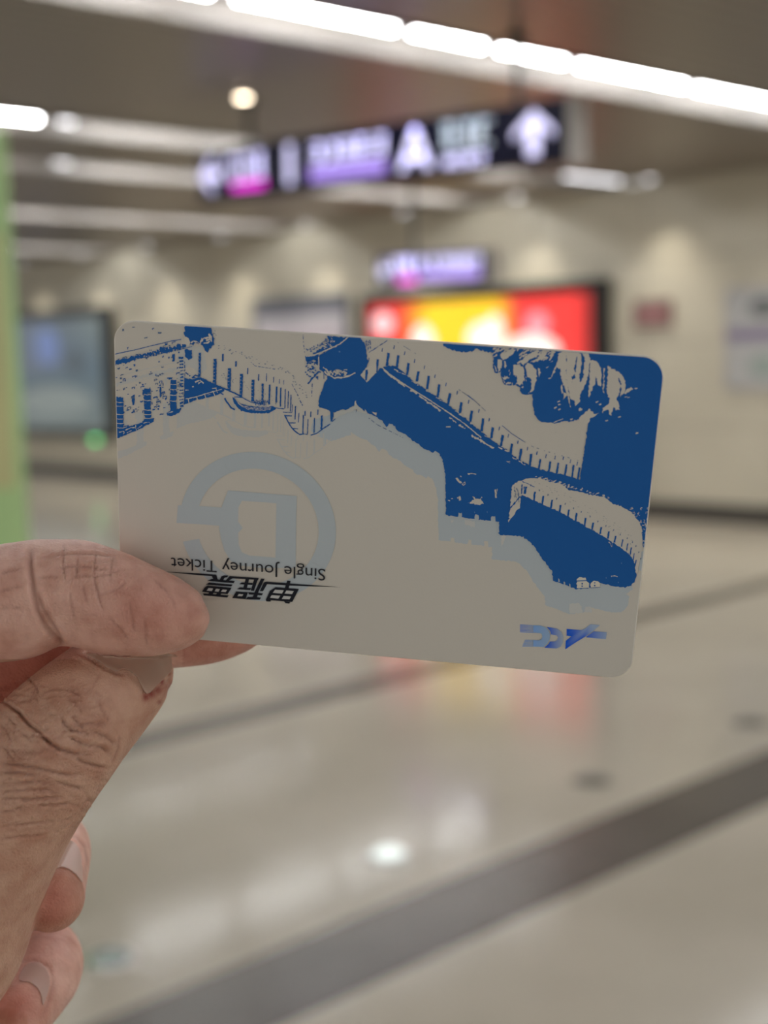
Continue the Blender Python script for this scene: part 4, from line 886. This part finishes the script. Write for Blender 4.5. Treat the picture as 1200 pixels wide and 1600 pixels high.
def skin():
    m = colattr(mat('skin', (.5, .3, .2), .46, spec=.4)); nt = m.node_tree; b = nt.nodes['Principled BSDF']
    b.inputs['Subsurface Weight'].default_value = .22; b.inputs['Subsurface Radius'].default_value = (1, .35, .18); b.inputs['Subsurface Scale'].default_value = .0022
    tc = nt.nodes.new('ShaderNodeTexCoord'); vo = nt.nodes.new('ShaderNodeTexVoronoi'); vo.feature = 'DISTANCE_TO_EDGE'; vo.inputs['Scale'].default_value = 1500
    n1 = nt.nodes.new('ShaderNodeTexNoise'); n1.inputs['Scale'].default_value = 900; n1.inputs['Detail'].default_value = 6
    b1 = nt.nodes.new('ShaderNodeBump'); b1.inputs['Strength'].default_value = .5; b1.inputs['Distance'].default_value = .0003
    b2 = nt.nodes.new('ShaderNodeBump'); b2.inputs['Strength'].default_value = .6; b2.inputs['Distance'].default_value = .0003
    nt.links.new(tc.outputs['Object'], vo.inputs['Vector']); nt.links.new(tc.outputs['Object'], n1.inputs['Vector'])
    nt.links.new(vo.outputs['Distance'], b1.inputs['Height']); nt.links.new(n1.outputs['Fac'], b2.inputs['Height']); nt.links.new(b1.outputs['Normal'], b2.inputs['Normal'])
    nt.links.new(b2.outputs['Normal'], b.inputs['Normal'])
    # blotchy colour
    n2 = nt.nodes.new('ShaderNodeTexNoise'); n2.inputs['Scale'].default_value = 260; n2.inputs['Detail'].default_value = 5
    r = nt.nodes.new('ShaderNodeValToRGB'); r.color_ramp.elements[0].color = (.80, .68, .64, 1); r.color_ramp.elements[1].color = (1.0, 1.0, 1.0, 1); r.color_ramp.elements[0].position = .3; r.color_ramp.elements[1].position = .62
    mx = nt.nodes.new('ShaderNodeMix'); mx.data_type = 'RGBA'; mx.blend_type = 'MULTIPLY'; mx.inputs[0].default_value = 1
    at2 = [n for n in nt.nodes if n.type == 'ATTRIBUTE'][0]
    nt.links.new(tc.outputs['Object'], n2.inputs['Vector']); nt.links.new(n2.outputs['Fac'], r.inputs['Fac'])
    nt.links.new(at2.outputs['Color'], mx.inputs[6]); nt.links.new(r.outputs['Color'], mx.inputs[7]); nt.links.new(mx.outputs[2], b.inputs['Base Color'])
    return m
M_skin = skin()
hme.materials.clear()
hand = link('hand', hme, M_skin, smooth=True)
tag(hand, 'bare hand with scratched thumb pinching the ticket between thumb and fingers', 'hand')

# nails: thin curved plates lying on the fingertips
M_nail = mat('fingernail', lin((208, 172, 160)), .3, spec=.4)
M_nail.node_tree.nodes['Principled BSDF'].inputs['Subsurface Weight'].default_value = .2
M_nail.node_tree.nodes['Principled BSDF'].inputs['Subsurface Scale'].default_value = .001
bv = BVHTree.FromPolygons([tuple(v) for v in co2], [tuple(p_.vertices) for p_ in hme.polygons])
def nail(name, outline, dmin, dmax, lift=.07, step=1.6, label=None):
    from mathutils.geometry import intersect_point_tri_2d
    o = np.array(outline, float)
    def inpoly(x, y):
        c_ = False; j = len(o) - 1
        for i in range(len(o)):
            if (o[i][1] > y) != (o[j][1] > y) and x < (o[j][0] - o[i][0]) * (y - o[i][1]) / (o[j][1] - o[i][1]) + o[i][0]: c_ = not c_
            j = i
        return c_
    bm = bmesh.new(); grid = {}
    xs = np.arange(o[:, 0].min(), o[:, 0].max() + step, step); ys = np.arange(o[:, 1].min(), o[:, 1].max() + step, step)
    eye = Vector(EYE)
    for i, x in enumerate(xs):
        for j, y in enumerate(ys):
            if not inpoly(x, y): continue
            d_ = Vector(ray(x, y)).normalized(); org = eye + Vector(ray(x, y)) * dmin * .001
            hit, nn, _, dist = bv.ray_cast(org, d_, .05)
            if hit is None: continue
            de = ((np.array(hit) - EYE) @ R)[2] * 1000
            if de > dmax: continue
            ed = min(np.hypot(o[:, 0] - x, o[:, 1] - y)); 
            grid[i, j] = bm.verts.new(hit + nn * lift * .001)
    for (i, j), v in grid.items():
        q_ = [(i, j), (i + 1, j), (i + 1, j + 1), (i, j + 1)]
        if all(k in grid for k in q_): bm.faces.new([grid[k] for k in q_])
    for v in [v for v in bm.verts if not v.link_faces]: bm.verts.remove(v)
    if not bm.faces: bm.free(); print('NAIL EMPTY', name); return
    for k in range(6): bmesh.ops.smooth_vert(bm, verts=bm.verts, factor=.5, use_axis_x=True, use_axis_y=True, use_axis_z=True)
    bmesh.ops.solidify(bm, geom=bm.faces[:], thickness=.00012)
    oo = done(bm, name, M_tn if name == 'thumbnail' else M_nail, hand, True)
    return oo
def smooth_outline(pts, n=4):
    out = []; m = len(pts)
    for i in range(m):
        a, b, c_, d_ = [np.array(pts[(i + k) % m], float) for k in (-1, 0, 1, 2)]
        for j in range(n):
            t = j / n; out.append(tuple(.5 * ((2 * b) + (-a + c_) * t + (2 * a - 5 * b + 4 * c_ - d_) * t * t + (-a + 3 * b - 3 * c_ + d_) * t ** 3)))
    return out
M_tn = M_nail.copy(); M_tn.name = 'thumbnail_plate'; M_tn.node_tree.nodes['Principled BSDF'].inputs['Base Color'].default_value = (*lin((186, 150, 132)), 1)
nail('thumbnail', smooth_outline([(132, 1020), (150, 1033), (178, 1050), (196, 1048), (212, 1060), (228, 1086), (250, 1068), (272, 1044), (278, 1022), (240, 1019), (180, 1018)]), 228, 245)
nail('fingernail', smooth_outline([(86, 1318), (100, 1309), (118, 1316), (127, 1335), (129, 1360), (128, 1382), (116, 1368), (100, 1358), (76, 1354)]), 234, 272)
nail('fingernail', smooth_outline([(30, 1520), (44, 1504), (64, 1504), (77, 1520), (78, 1545), (66, 1575), (60, 1552), (46, 1538), (28, 1534)]), 238, 275)
